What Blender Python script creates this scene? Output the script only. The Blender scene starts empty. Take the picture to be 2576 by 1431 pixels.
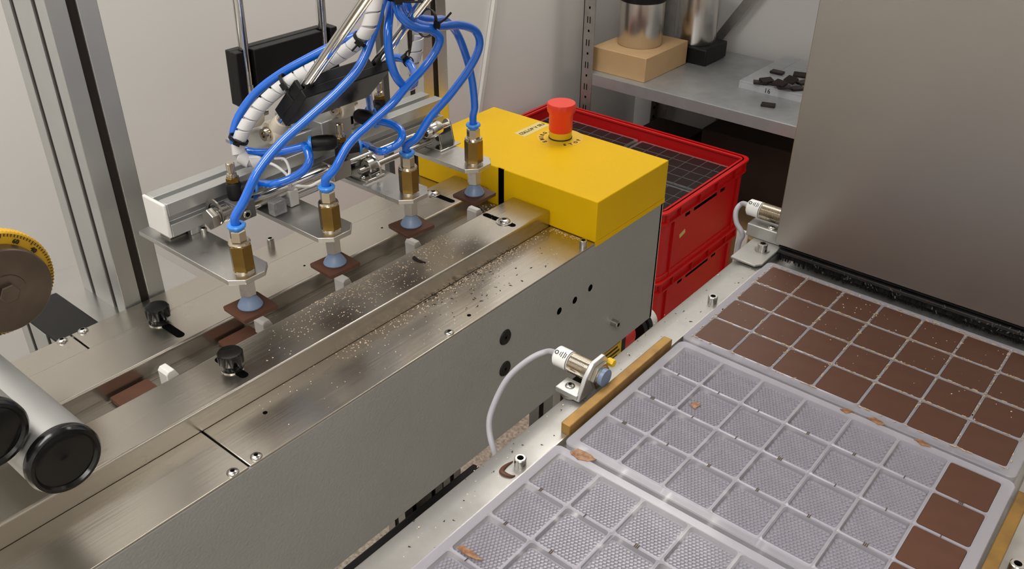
import bpy, bmesh, math, random
from mathutils import Vector, Matrix, Quaternion
random.seed(7)
S = bpy.context.scene
COL = S.collection
PI = math.pi
H = 0.93            # height of the mold tops above the floor; everything is lifted by it at the end

# ------------------------------------------------------------------ camera
CAM = Vector((0.25228, -0.72736, 0.45744)); FPX = 2242.865
RIGHT = Vector((0.77028751, 0.63766873, 0.00597845))
DOWN = Vector((0.33977864, -0.40247438, -0.85003815))
FWD = Vector((-0.53963658, 0.65680511, -0.5266872))
cd = bpy.data.cameras.new('camera'); cam = bpy.data.objects.new('camera', cd); COL.objects.link(cam)
cd.sensor_width = 36.0; cd.lens = 36.0 * FPX / 2576.0; cd.clip_start = 0.01; cd.clip_end = 50
M = Matrix((RIGHT, -DOWN, -FWD)).transposed().to_4x4(); M.translation = CAM
cam.matrix_world = M
S.camera = cam

# ------------------------------------------------------------------ world, lights, exposure
w = bpy.data.worlds.new('world'); S.world = w; w.use_nodes = True
w.node_tree.nodes['Background'].inputs[0].default_value = (0.8, 0.82, 0.85, 1)
w.node_tree.nodes['Background'].inputs[1].default_value = 0.15
S.view_settings.view_transform = 'Standard'; S.view_settings.look = 'None'
S.view_settings.gamma = 1.0; S.view_settings.use_curve_mapping = False
S.view_settings.exposure = -0.28
CEIL = 1.75
PANELS = [(-0.72, -1.15, 0.6, 1.2, 23), (-0.70, 0.85, 0.6, 0.9, 15), (0.75, -1.55, 0.6, 1.2, 26), (1.10, 0.75, 0.6, 0.9, 12)]  # last two panels are unseen fill, added for light from the right
for (lx, ly, sx, sy, e) in PANELS:
    ld = bpy.data.lights.new('panel_light', 'AREA'); ld.shape = 'RECTANGLE'; ld.size = sx; ld.size_y = sy
    ld.energy = e; ld.color = (1.0, 0.98, 0.95)
    lo = bpy.data.objects.new('panel_light', ld); COL.objects.link(lo); lo.location = (lx, ly, CEIL - 0.03)

# ------------------------------------------------------------------ pixel helpers (a pixel is a direction; the plane gives distance)
def ray(x, y): return RIGHT * ((x - 1288) / FPX) + DOWN * ((y - 715.5) / FPX) + FWD
def uz(x, y, z): d = ray(x, y); return CAM + d * ((z - CAM.z) / d.z)
def ux(x, y, X): d = ray(x, y); return CAM + d * ((X - CAM.x) / d.x)
def uy(x, y, Y): d = ray(x, y); return CAM + d * ((Y - CAM.y) / d.y)
def at(x, y, depth): return CAM + ray(x, y) * depth

# ------------------------------------------------------------------ materials
def lin(c): return tuple((v / 255 / 12.92) if v / 255 <= 0.04045 else ((v / 255 + 0.055) / 1.055) ** 2.4 for v in c)
MATS = {}
def mat(name, rgb, rough=0.5, metal=0.0, noise=0.0, nscale=40, stretch=(1, 1, 1), bump=0.0, bscale=400, rvar=0.0,
        spec=0.5, alpha=1.0, emit=0.0, trans=0.0, coat=0.0, col2=None, bstretch=(1, 1, 1), aniso=0.0):
    m = bpy.data.materials.new(name); m.use_nodes = True; nt = m.node_tree; n = nt.nodes; L = nt.links
    b = n['Principled BSDF']; c = (*lin(rgb), 1)
    b.inputs['Base Color'].default_value = c; b.inputs['Roughness'].default_value = rough; b.inputs['Metallic'].default_value = metal
    b.inputs['Specular IOR Level'].default_value = spec; b.inputs['Alpha'].default_value = alpha
    b.inputs['Transmission Weight'].default_value = trans; b.inputs['Coat Weight'].default_value = coat
    b.inputs['Anisotropic'].default_value = aniso
    if emit: b.inputs['Emission Color'].default_value = c; b.inputs['Emission Strength'].default_value = emit
    if noise or rvar or bump:
        tc = n.new('ShaderNodeTexCoord')
        mp = n.new('ShaderNodeMapping'); mp.inputs['Scale'].default_value = stretch; L.new(tc.outputs['Object'], mp.inputs[0])
        nz = n.new('ShaderNodeTexNoise'); nz.inputs['Scale'].default_value = nscale; nz.inputs['Detail'].default_value = 5
        L.new(mp.outputs[0], nz.inputs['Vector'])
        if noise:
            mx = n.new('ShaderNodeMix'); mx.data_type = 'RGBA'
            rp = n.new('ShaderNodeMapRange'); rp.inputs[1].default_value = 0.35; rp.inputs[2].default_value = 0.7
            L.new(nz.outputs[0], rp.inputs[0]); L.new(rp.outputs[0], mx.inputs[0])
            c2 = (*lin(col2), 1) if col2 else (*(v * (1 - noise) for v in c[:3]), 1)
            mx.inputs[6].default_value = c; mx.inputs[7].default_value = c2
            L.new(mx.outputs[2], b.inputs['Base Color'])
        if rvar:
            rr = n.new('ShaderNodeMapRange'); rr.inputs[1].default_value = 0.3; rr.inputs[2].default_value = 0.7
            rr.inputs[3].default_value = max(0.02, rough - rvar); rr.inputs[4].default_value = rough + rvar
            L.new(nz.outputs[0], rr.inputs[0]); L.new(rr.outputs[0], b.inputs['Roughness'])
        if bump:
            mp2 = n.new('ShaderNodeMapping'); mp2.inputs['Scale'].default_value = bstretch; L.new(tc.outputs['Object'], mp2.inputs[0])
            n2 = n.new('ShaderNodeTexNoise'); n2.inputs['Scale'].default_value = bscale; n2.inputs['Detail'].default_value = 3
            L.new(mp2.outputs[0], n2.inputs['Vector'])
            bp = n.new('ShaderNodeBump'); bp.inputs['Strength'].default_value = bump; bp.inputs['Distance'].default_value = 0.001
            L.new(n2.outputs[0], bp.inputs['Height']); L.new(bp.outputs[0], b.inputs['Normal'])
    MATS[name] = m; return m
mat('steel', (196, 190, 180), 0.27, 1.0, noise=0.12, nscale=9, stretch=(1, .25, 1), rvar=0.05, bump=0.12, bscale=300, bstretch=(1.2, .03, 1))
mat('steel_dull', (176, 172, 165), 0.33, 1.0, noise=0.2, nscale=9, rvar=0.06)
mat('tunnel_steel', (176, 171, 166), 0.38, 1.0, noise=0.16, nscale=3.5, rvar=0.08, bump=0.05, bscale=250, bstretch=(.03, 1, 1))
mat('aluminium', (196, 197, 196), 0.42, 0.85, noise=0.06, nscale=20)
mat('aluminium_plate', (205, 204, 202), 0.3, 1.0, noise=0.08, nscale=25, rvar=0.05)
mat('chrome', (215, 213, 208), 0.12, 1.0)
mat('can_steel', (214, 210, 204), 0.28, 1.0)
mat('nickel', (205, 195, 178), 0.16, 1.0)
mat('olive_brass', (140, 112, 58), 0.25, 0.9, noise=0.1, nscale=120)
mat('brass', (158, 122, 64), 0.5, 0.55, noise=0.25, nscale=60, col2=(128, 98, 54))
mat('grey_paint', (152, 152, 149), 0.42, 0.0, bump=0.6, bscale=330, noise=0.06, nscale=12)
mat('galvanised', (170, 168, 164), 0.38, 0.7, noise=0.22, nscale=30, rvar=0.1)
mat('yellow_paint', (230, 184, 2), 0.5, 0.0, noise=0.03, nscale=8, spec=0.15)
mat('yellow_plain', (226, 184, 24), 0.5)
mat('red_plastic', (212, 26, 28), 0.32, 0.0, noise=0.06, nscale=20)
mat('red_button', (236, 62, 44), 0.38)
mat('blue_hose', (16, 104, 214), 0.16, 0.0, coat=0.6)
mat('blue_ring', (62, 140, 226), 0.3)
mat('cup_rubber', (112, 130, 158), 0.38)
mat('milk_chocolate', (86, 56, 42), 0.45, 0.0, noise=0.12, nscale=70, spec=0.28, bump=0.04, bscale=300)
mat('dark_chocolate', (40, 30, 29), 0.4, 0.0, spec=0.35)
mat('black_plastic', (19, 18, 19), 0.45, spec=0.3)
mat('black_gloss', (12, 12, 12), 0.2)
mat('black_rubber', (26, 24, 24), 0.55, noise=0.3, nscale=50, col2=(44, 40, 38))
mat('black_hole', (3, 3, 3), 0.9, spec=0.05)
mat('ivory', (226, 214, 192), 0.42)
mat('white_plastic', (222, 220, 216), 0.4)
mat('white_label', (232, 232, 230), 0.45)
mat('clear_wrap', (220, 219, 219), 0.25, alpha=0.92)
mat('clear_plastic', (210, 210, 212), 0.12, trans=0.75)
mat('grey_cable', (176, 174, 182), 0.42)
mat('mold_plastic', (198, 195, 206), 0.14, alpha=0.46, noise=0.06, nscale=40)
mat('mold_clear', (190, 190, 196), 0.14, alpha=0.16)
mat('shelf_steel', (186, 188, 190), 0.36, 0.6, noise=0.14, nscale=22, rvar=0.06)
mat('wrap_core', (186, 186, 190), 0.5)
mat('crust', (186, 164, 136), 0.7)
mat('mold_floor', (168, 165, 175), 0.13, alpha=0.72, noise=0.08, nscale=60)
mat('acrylic', (214, 217, 222), 0.1, alpha=0.55)
mat('wall_paint', (226, 224, 221), 0.6, noise=0.03, nscale=3)
mat('wall_paint_back', (220, 219, 218), 0.6, noise=0.03, nscale=3)
mat('ceiling_paint', (225, 224, 221), 0.7)
mat('floor_terrazzo', (186, 176, 162), 0.5, noise=0.5, nscale=130, col2=(128, 116, 102))
mat('cardboard', (196, 162, 118), 0.7, noise=0.06, nscale=30)
mat('dark_cardboard', (62, 46, 38), 0.75, noise=0.15, nscale=20)
mat('ink', (36, 30, 22), 0.6)
mat('ink_brown', (70, 52, 24), 0.6)
mat('sticker_clear', (222, 204, 128), 0.35)
mat('crumb_pale', (222, 200, 172), 0.7)
mat('crumb_dark', (48, 32, 26), 0.6)
mat('smear', (112, 68, 40), 0.5, noise=0.4, nscale=220, col2=(158, 122, 88))
mat('lamp_face', (255, 250, 240), 0.5, emit=3.0)
mat('screw_steel', (190, 188, 184), 0.22, 1.0)
mat('grey_dark', (84, 84, 84), 0.5)
mat('slot_dark', (44, 38, 34), 0.6, spec=0.2)  # dark tone that paints the shade in the profile slots
mat('wheel_steel', (128, 116, 106), 0.34, 1.0, noise=0.25, nscale=30)  # darkened base colour stands in for a dark reflection on the wheel
mat('dial_yellow', (206, 160, 28), 0.45, noise=0.08, nscale=40)

# ------------------------------------------------------------------ mesh builder
class MB:
    def __init__(s): s.v = []; s.f = []
    def add(s, vs, fs):
        o = len(s.v); s.v += [Vector(q) for q in vs]; s.f += [[i + o for i in f] for f in fs]; return s
    def box(s, x0, x1, y0, y1, z0, z1):
        return s.add([(x0, y0, z0), (x1, y0, z0), (x1, y1, z0), (x0, y1, z0), (x0, y0, z1), (x1, y0, z1), (x1, y1, z1), (x0, y1, z1)],
                     [(0, 3, 2, 1), (4, 5, 6, 7), (0, 1, 5, 4), (1, 2, 6, 5), (2, 3, 7, 6), (3, 0, 4, 7)])
    def obox(s, c, ax, ay, az, hx, hy, hz):      # oriented box, half sizes
        c = Vector(c); vs = []
        for k in (-1, 1):
            for (i, j) in ((-1, -1), (1, -1), (1, 1), (-1, 1)): vs.append(c + ax * (hx * i) + ay * (hy * j) + az * (hz * k))
        return s.add(vs, [(0, 3, 2, 1), (4, 5, 6, 7), (0, 1, 5, 4), (1, 2, 6, 5), (2, 3, 7, 6), (3, 0, 4, 7)])
    def prism(s, poly, axis, a0, a1):            # poly ccw seen from +axis, 2D in the other two axes (cyclic order)
        n = len(poly)
        def P(u, v, a): return (u, v, a) if axis == 'z' else ((a, u, v) if axis == 'x' else (v, a, u))
        vs = [P(u, v, a0) for u, v in poly] + [P(u, v, a1) for u, v in poly]
        fs = [tuple(range(n - 1, -1, -1)), tuple(range(n, 2 * n))] + [(i, (i + 1) % n, n + (i + 1) % n, n + i) for i in range(n)]
        return s.add(vs, fs)
    def lathe(s, prof, o=(0, 0, 0), d=(0, 0, 1), n=24, ph=0.0):   # prof: (r, h) along axis d
        o = Vector(o); d = Vector(d).normalized(); u = d.orthogonal().normalized()
        if abs(d.z) > .99: u = Vector((1, 0, 0))
        v = d.cross(u); rings = []; base = len(s.v); fs = []
        for (r, h) in prof:
            if r < 1e-7: rings.append([len(s.v)]); s.v.append(o + d * h)
            else:
                rings.append(list(range(len(s.v), len(s.v) + n)))
                for k in range(n): a = 2 * PI * k / n + ph; s.v.append(o + d * h + (u * math.cos(a) + v * math.sin(a)) * r)
        for A, B in zip(rings[:-1], rings[1:]):
            if len(A) == 1 and len(B) == 1: continue
            for k in range(n):
                k2 = (k + 1) % n
                if len(A) == 1: s.f.append([A[0], B[k2], B[k]][::-1])
                elif len(B) == 1: s.f.append([A[k], A[k2], B[0]])
                else: s.f.append([A[k], A[k2], B[k2], B[k]])
        return s
    def cyl(s, a, b, r, r2=None, n=24, ph=0.0):
        a = Vector(a); b = Vector(b); h = (b - a).length; r2 = r if r2 is None else r2
        return s.lathe([(0, 0), (r, 0), (r2, h), (0, h)], a, b - a, n, ph)
    def tube(s, pts, r, n=12, caps=True, rf=None):
        pts = [Vector(q) for q in pts]; m = len(pts); T = []
        for i in range(m): T.append((pts[min(i + 1, m - 1)] - pts[max(i - 1, 0)]).normalized())
        u = T[0].orthogonal().normalized(); rings = []
        for i in range(m):
            if i:
                q = T[i - 1].rotation_difference(T[i]); u = (q @ u); u = (u - T[i] * u.dot(T[i])).normalized()
            v = T[i].cross(u); rr = rf(i / (m - 1)) if rf else r
            rings.append(list(range(len(s.v), len(s.v) + n)))
            for k in range(n): a = 2 * PI * k / n; s.v.append(pts[i] + (u * math.cos(a) + v * math.sin(a)) * rr)
        for A, B in zip(rings[:-1], rings[1:]):
            for k in range(n): k2 = (k + 1) % n; s.f.append([A[k], A[k2], B[k2], B[k]])
        if caps: s.f.append(rings[0][::-1]); s.f.append(rings[-1][:])
        return s
    def mesh(s, name, off=Vector((0, 0, 0)), smooth=True, ang=35):
        me = bpy.data.meshes.new(name); me.from_pydata([tuple(q - off) for q in s.v], [], s.f)
        bm = bmesh.new(); bm.from_mesh(me)
        bmesh.ops.remove_doubles(bm, verts=bm.verts, dist=1e-6)
        bmesh.ops.recalc_face_normals(bm, faces=bm.faces)
        if smooth:
            for f in bm.faces: f.smooth = True
            for e in bm.edges:
                e.smooth = not (len(e.link_faces) != 2 or e.calc_face_angle(0) > math.radians(ang))
        bm.to_mesh(me); bm.free(); return me

def wloc(o):
    v = Vector((0, 0, 0))
    while o is not None: v = v + o.location; o = o.parent
    return v
def link(name, me, material, parent=None, loc=(0, 0, 0)):
    o = bpy.data.objects.new(name, me); COL.objects.link(o)
    if me is not None and material and not me.materials: me.materials.append(MATS[material])
    o.location = loc; o.parent = parent; return o
def part(mb, name, material, parent=None, bevel=0, seg=2, smooth=True):
    """world coordinates in mb; parented things subtract their parent's position"""
    if parent is None:
        xs = [q.x for q in mb.v]; ys = [q.y for q in mb.v]; zs = [q.z for q in mb.v]
        off = Vector(((min(xs) + max(xs)) / 2, (min(ys) + max(ys)) / 2, min(zs))); loc = off
    else: off = wloc(parent); loc = (0, 0, 0)
    o = link(name, mb.mesh(name, off, smooth), material, parent, loc)
    if bevel:
        b = o.modifiers.new('bevel', 'BEVEL'); b.width = bevel; b.segments = seg; b.limit_method = 'ANGLE'; b.angle_limit = math.radians(40); b.harden_normals = False
    return o
def tag(o, label, cat, group=None):
    o['label'] = label; o['category'] = cat
    if group: o['group'] = group
    return o
def thing(name, label, cat, loc=(0, 0, 0), group=None):
    o = bpy.data.objects.new(name, None); COL.objects.link(o); o.location = loc; o.empty_display_size = 0.02
    return tag(o, label, cat, group)
def structure(o): o['kind'] = 'structure'; return o
def spline(pts, k=10):
    pts = [Vector(q) for q in pts]; P = [pts[0] * 2 - pts[1]] + pts + [pts[-1] * 2 - pts[-2]]; out = []
    for i in range(1, len(P) - 2):
        a, b, c, d = P[i - 1], P[i], P[i + 1], P[i + 2]
        for j in range(k):
            t = j / k; out.append(0.5 * ((2 * b) + (c - a) * t + (2 * a - 5 * b + 4 * c - d) * t * t + (3 * b - a - 3 * c + d) * t ** 3))
    out.append(pts[-1]); return out
def text_mesh(txt, size, thick=0.0002, align='CENTER', bold=0.0):
    cu = bpy.data.curves.new('txt', 'FONT'); cu.body = txt; cu.size = size; cu.extrude = thick; cu.align_x = align; cu.align_y = 'CENTER'; cu.offset = bold
    cu.resolution_u = 2
    o = bpy.data.objects.new('txt', cu); COL.objects.link(o); bpy.context.view_layer.update()
    me = bpy.data.meshes.new_from_object(o.evaluated_get(bpy.context.evaluated_depsgraph_get()))
    bpy.data.objects.remove(o); bpy.data.curves.remove(cu); return me
def text(txt, size, loc, xdir, ydir, material, parent, name='lettering', bold=0.0):
    me = text_mesh(txt, size, bold=bold); xd = Vector(xdir).normalized(); yd = Vector(ydir).normalized(); zd = xd.cross(yd)
    R = Matrix((xd, yd, zd)).transposed().to_4x4(); me.transform(R)
    return link(name, me, material, parent, Vector(loc) - wloc(parent))
def hexp(r, h0, h1, o, d=(0, 0, 1), ph=0.3, ch=0.0):
    return MB().lathe([(0, h0), (r - ch, h0), (r, h0 + ch), (r, h1 - ch), (r - ch, h1), (0, h1)] if ch else [(0, h0), (r, h0), (r, h1), (0, h1)], o, d, 6, ph)
def socket_screw(loc, r, h, parent, d=(0, 0, 1), washer=0.0, name='screw'):
    o = Vector(loc); m = MB()
    if washer: m.lathe([(0, 0), (washer, 0), (washer, .0012), (0, .0012)], o, d, 20)
    m.lathe([(r, .0), (r, h - .0006), (r - .0006, h), (r * .55, h), (r * .5, h * .45), (0, h * .4)], o, d, 18)
    sc = part(m, name, 'screw_steel', parent)
    part(MB().lathe([(0, h * .5), (r * .5, h * .5)], o, d, 6), 'socket', 'black_hole', sc)
    return sc
def dome_screw(loc, r, parent, d=(0, 0, 1), washer=0.0, name='screw', k=.55):
    o = Vector(loc); m = MB(); z0 = 0
    if washer: m.lathe([(0, 0), (washer, 0), (washer, .001), (0, .001)], o, d, 22); z0 = .001
    m.lathe([(r, z0)] + [(r * math.cos(t), z0 + r * k * math.sin(t)) for t in (.3, .65, 1.0)] + [(r * .38, z0 + r * k * .93), (r * .33, z0 + r * .2), (0, z0 + r * .18)], o, d, 20)
    sc = part(m, name, 'screw_steel', parent)
    part(MB().lathe([(0, z0 + r * .3), (r * .34, z0 + r * .3)], o, d, 6), 'socket', 'black_hole', sc)
    return sc

# ================================================================== THE ROOM
X0, X1, Y0, Y1, ZF = -1.2, 2.3, -2.6, 1.66, -H
structure(part(MB().box(X0 - .3, X1 + .3, Y0 - .3, Y1 + .3, ZF - .1, ZF), 'floor', 'floor_terrazzo'))
structure(part(MB().box(X0 - .1, X1 + .1, Y0 - .1, Y1 + .1, CEIL, CEIL + .1), 'ceiling', 'ceiling_paint'))
structure(part(MB().box(X0 - .1, X0, Y0, Y1, ZF, CEIL), 'wall_left', 'wall_paint'))
structure(part(MB().box(X0 - .1, X1 + .1, Y1, Y1 + .1, ZF, CEIL), 'wall_back', 'wall_paint_back'))
structure(part(MB().box(X1, X1 + .1, Y0, Y1, ZF, CEIL), 'wall_right', 'wall_paint'))
structure(part(MB().box(X0 - .1, X1 + .1, Y0 - .1, Y0, ZF, CEIL), 'wall_front', 'wall_paint'))
LAMPL = ['ceiling light panel above the grey conveyor machine', 'ceiling light panel above the red crates', 'added fill light panel on the ceiling above the free floor beside the mold table', 'added fill light panel on the ceiling above the steel tunnel']
for (lx, ly, sx, sy, e), lb in zip(PANELS, LAMPL):
    t = thing('ceiling_light', lb, 'ceiling light', (lx, ly, CEIL - .025))
    part(MB().box(lx - sx / 2 - .02, lx + sx / 2 + .02, ly - sy / 2 - .02, ly + sy / 2 + .02, CEIL - .02, CEIL), 'housing', 'white_plastic', t)
    part(MB().box(lx - sx / 2, lx + sx / 2, ly - sy / 2, ly + sy / 2, CEIL - .025, CEIL - .02), 'diffuser', 'lamp_face', t)
a = ux(1240, 0, X0); b = ux(1203, 262, X0); dd = (b - a).normalized()
tag(part(MB().obox((a + b) / 2 + Vector((.006, 0, 0)), dd, dd.cross(Vector((1, 0, 0))).normalized(), Vector((1, 0, 0)), (b - a).length * .9, .0065, .005), 'cable_duct', 'white_plastic', bevel=.001),
    'thin pale cable duct running slantwise down the white wall', 'cable duct')

# ================================================================== CONVEYOR MACHINE
XB, XF = -0.549, -0.2571          # back and front faces of the machine
ZR, ZP, ZG = -0.034, -0.0555, -0.0545
YA, YE = -1.0, 0.200
mc = thing('conveyor_machine', 'long grey conveyor machine with a polished steel top and a central groove', 'machine', (-.403, -.4, ZF))
part(MB().box(XB + .004, XF - .004, YA, YE - .004, -.236, ZP - .004), 'body', 'black_plastic', mc)
pan = part(MB().box(XF - .003, XF, YA, YE, -.2385, ZP - .0025), 'side_panel', 'grey_paint', mc, bevel=.0006)
part(MB().box(XB, XB + .003, YA, YE, -.2385, ZP - .0025), 'side_panel', 'grey_paint', mc, bevel=.0006)
part(MB().box(XB, XF, YE - .004, YE, -.2385, ZP - .0025), 'end_panel', 'grey_paint', mc)
part(MB().box(XF - .0028, XF + .0002, YE, YE + .0006, -.236, -.062), 'panel_edge', 'crumb_pale', mc)
SEAM = -.4445
for nm, x0, x1 in (('front', -.3243, XF), ('back', XB, -.482)):
    part(MB().box(x0, x1, YA, SEAM - .0008, ZP - .0022, ZP), 'cover_plate', 'steel', mc, bevel=.0007)
    part(MB().box(x0, x1, SEAM + .0008, .0500, ZP - .0022, ZP), 'cover_plate', 'steel', mc, bevel=.0007)
for x0, x1 in ((-.383, -.3243), (-.482, -.423)):
    part(MB().box(x0, x1, YA, .0465, ZP - .002, ZR), 'guide_rail', 'steel', mc, bevel=.0022, seg=3)
part(MB().box(-.425, -.381, YA, .0465, ZG - .004, ZG), 'groove_floor', 'steel_dull', mc)
part(MB().box(-.4195, -.4185, YA, .0465, ZG, ZG + .0006), 'groove_strip', 'steel', mc)
# slots with bolts in the rails
def slot(x0, x1, y, w=.008):
    c = []
    for k in range(9): a = PI / 2 - PI * k / 8; c.append((x1 - w / 2 + w / 2 * math.cos(a), y + w / 2 * math.sin(a)))
    for k in range(9): a = -PI / 2 - PI * k / 8; c.append((x0 + w / 2 + w / 2 * math.cos(a), y + w / 2 * math.sin(a)))
    part(MB().prism(c[::-1], 'z', ZR - .001, ZR + .00025), 'slot', 'black_hole', mc)
slot(-.3775, -.3325, -.3885, .0085); slot(-.477, -.431, -.3895, .0085)
slot(-.380, -.331, -.0125); slot(-.477, -.428, -.0125)
dome_screw((-.3475, -.0125, ZR), .0075, mc, washer=.0098, k=.45)
dome_screw((-.4635, -.0125, ZR), .0075, mc, washer=.0098, k=.45)
def knob(x, y):
    m = MB(); k = part(MB().lathe([(0, 0), (.0105, 0), (.0105, .0012), (0, .0012)], (x, y, ZR), n=24), 'clamp_knob', 'chrome', mc)
    n = 40; pr = [(.0075, .0012), (.0092, .006), (.0108, .0075), (.0112, .0165), (.0106, .0182), (.0088, .0178), (0, .0168)]
    m.lathe(pr, (x, y, ZR), n=n)
    for i, q in enumerate(m.v):
        d = Vector((q.x - x, q.y - y, 0))
        if d.length > .0100 and q.z < ZR + .0172: q += d.normalized() * (.0006 if (i % 4) < 2 else -.0006)
    part(m, 'knob_head', 'black_gloss', k)
knob(-.3530, -.3885); knob(-.4695, -.3895)
# screws and holes on the cover plates
for px, py in ((644, 1145), (585, 1185), (1130, 834)):
    q = uz(px, py, ZP + .0015); dome_screw((q.x, q.y, ZP), .0052, mc, k=.5)
for px, py in ((207, 827), (155, 852)):
    q = uz(px, py, ZP + .003); dome_screw((q.x, q.y, ZP), .0054, mc, k=.6)
q = uz(1467, 612, ZP + .004); socket_screw((q.x, q.y, ZP), .0045, .0085, mc)
q = uz(690, 607, ZR + .004); socket_screw((-.541, -.205, ZP), .0045, .012, mc)
for px, py in ((667, 1038), (1180, 793)):
    q = uz(px, py, ZP); part(MB().lathe([(0, .0002), (.0022, .0002)], (q.x, q.y, ZP), n=14), 'screw_hole', 'black_hole', mc)
for px, py in ((846, 693), (766, 668), (961, 573)):
    q = uz(px, py, ZR); part(MB().lathe([(0, .0002), (.0013, .0002)], (q.x, q.y, ZR), n=10), 'screw_hole', 'black_hole', mc)
# holes and plugs on the side panel
for px, py in ((1407, 782), (1446, 755), (1485, 724)):
    q = ux(px, py, XF)
    h = part(MB().lathe([(.0045, .0), (.0052, .0003), (.0052, .0), ], q, (1, 0, 0), 20), 'hole_rim', 'aluminium', mc)
    part(MB().lathe([(0, .0002), (.0046, .0002)], q, (1, 0, 0), 20), 'hole', 'black_hole', h)
for px, py in ((1271, 848), (1270, 927)):
    q = ux(px, py, XF)
    h = part(MB().lathe([(0, .0012), (.0025, .0012), (.0028, .0016), (.0085, .0014), (.0095, .0)], q, (1, 0, 0), 24), 'plug', 'black_plastic', mc)
    part(MB().lathe([(0, .0014), (.0016, .0014)], q, (1, 0, 0), 12), 'plug_hole', 'black_hole', h)
q = ux(1540, 810, XF); socket_screw(q, .005, .010, mc, (1, 0, 0))
# pusher fingers standing in the groove
def finger(y, x=-.398, h=.0215):
    prof = [(y - .006, ZG), (y + .012, ZG), (y + .010, ZG + .004), (y + .0025, ZG + h), (y - .0035, ZG + h), (y - .006, ZG + h - .003)]
    part(MB().prism(prof, 'x', x - .0075, x + .0075), 'pusher_finger', 'white_plastic', mc, bevel=.0008)
FY = (-.4265, -.3215, -.2185, -.1135, -.0085)
for y in FY: finger(y)
# legs of the frame underneath
def profile(w, d, sl_w, sl_d, ny, nx):
    """rectangle w (x) by d (y) with T slot openings: ny slots on the two x-facing sides, nx slots on the two y-facing sides"""
    pts = []; s = sl_w / 2
    def side(L, n): return [L * (i + .5) / n for i in range(n)]
    for t in side(w, nx): pts += [(t - s, 0), (t - s, sl_d), (t + s, sl_d), (t + s, 0)]
    A = [(0, 0)] + pts + [(w, 0)]; pts = []
    for t in side(d, ny): pts += [(w, t - s), (w - sl_d, t - s), (w - sl_d, t + s), (w, t + s)]
    A += pts + [(w, d)]; pts = []
    for t in reversed(side(w, nx)): pts += [(t + s, d), (t + s, d - sl_d), (t - s, d - sl_d), (t - s, d)]
    A += pts + [(0, d)]; pts = []
    for t in reversed(side(d, ny)): pts += [(0, t + s), (sl_d, t + s), (sl_d, t - s), (0, t - s)]
    return A + pts
def post(name, x0, y0, z0, z1, w, d, nx, ny, parent=None, sl=.009, material='aluminium'):
    o = part(MB().prism([(x0 + u, y0 + v) for u, v in profile(w, d, sl, .010, ny, nx)], 'z', z0, z1), name, material, parent, bevel=.0007)
    for i in range(nx):                                   # dark strips painting the shade inside the slots facing -y and +x
        c = x0 + w * (i + .5) / nx; part(MB().box(c - sl / 2 + .0001, c + sl / 2 - .0001, y0 + .0022, y0 + .006, z0 + .002, z1 - .002), 'slot_shade', 'slot_dark', o)
    for i in range(ny):
        c = y0 + d * (i + .5) / ny; part(MB().box(x0 + w - .006, x0 + w - .0022, c - sl / 2 + .0001, c + sl / 2 - .0001, z0 + .002, z1 - .002), 'slot_shade', 'slot_dark', o)
    return o
post('leg', -.596, -.024, ZF, -.2385, .045, .090, 1, 2, mc)
post('leg', -.300, -.95, ZF, -.2385, .045, .090, 1, 2, mc)
post('leg', -.596, -.95, ZF, -.2385, .045, .090, 1, 2, mc)
post('leg', -.40, .110, ZF, -.2385, .045, .045, 1, 1, mc)

# ------------------------------------------------------------------ yellow control housing with emergency stop
ZT = -.002; YB0, YB1 = .0467, .2040
yb = thing('control_housing', 'bright yellow sheet metal housing with a red emergency stop button on top', 'housing', (-.403, .125, ZP))
SX0, SX1 = -.4080, -.3985
cov = MB().prism([(XB, YB0), (SX0, YB0), (SX0, YB0 + .0025), (SX1, YB0 + .0025), (SX1, YB0), (XF, YB0), (XF, YB1), (XB, YB1)], 'z', ZP + .0005, ZT)
cv = part(cov, 'cover', 'yellow_paint', yb, bevel=.0012, seg=3)
part(MB().box(XF - .0010, XF + .0003, YB0 + .0005, YB1 - .0005, -.0610, ZP + .0006), 'cover_lip', 'yellow_paint', yb)
part(MB().box(SX0 + .0002, SX1 - .0002, YB0 + .0012, YB0 + .0024, ZP + .001, ZT - .0012), 'slot', 'black_hole', yb)
ex, ey = -.4063, .1735
es = part(MB().lathe([(0, 0), (.0165, 0), (.0165, .0006), (.0150, .0008), (.0150, .0105), (0, .0105)], (ex, ey, ZT), n=36), 'button_collar', 'yellow_plain', yb)
part(MB().lathe([(.0151, .0006), (.0158, .0006), (.0158, .0022), (.0151, .0022)], (ex, ey, ZT), n=36), 'collar_ring', 'ink', es)
mb = MB(); n = 48
mb.lathe([(0, .0105), (.0150, .0105), (.0157, .012), (.0157, .034), (.0185, .0385), (.0188, .0475), (.0180, .0490), (0, .0495)], (ex, ey, ZT), n=n)
for i, q in enumerate(mb.v):
    d = Vector((q.x - ex, q.y - ey, 0))
    if d.length > .0183: q += d.normalized() * (.0004 if i % 4 < 2 else -.0003)
part(mb, 'button_head', 'red_button', es)
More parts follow.
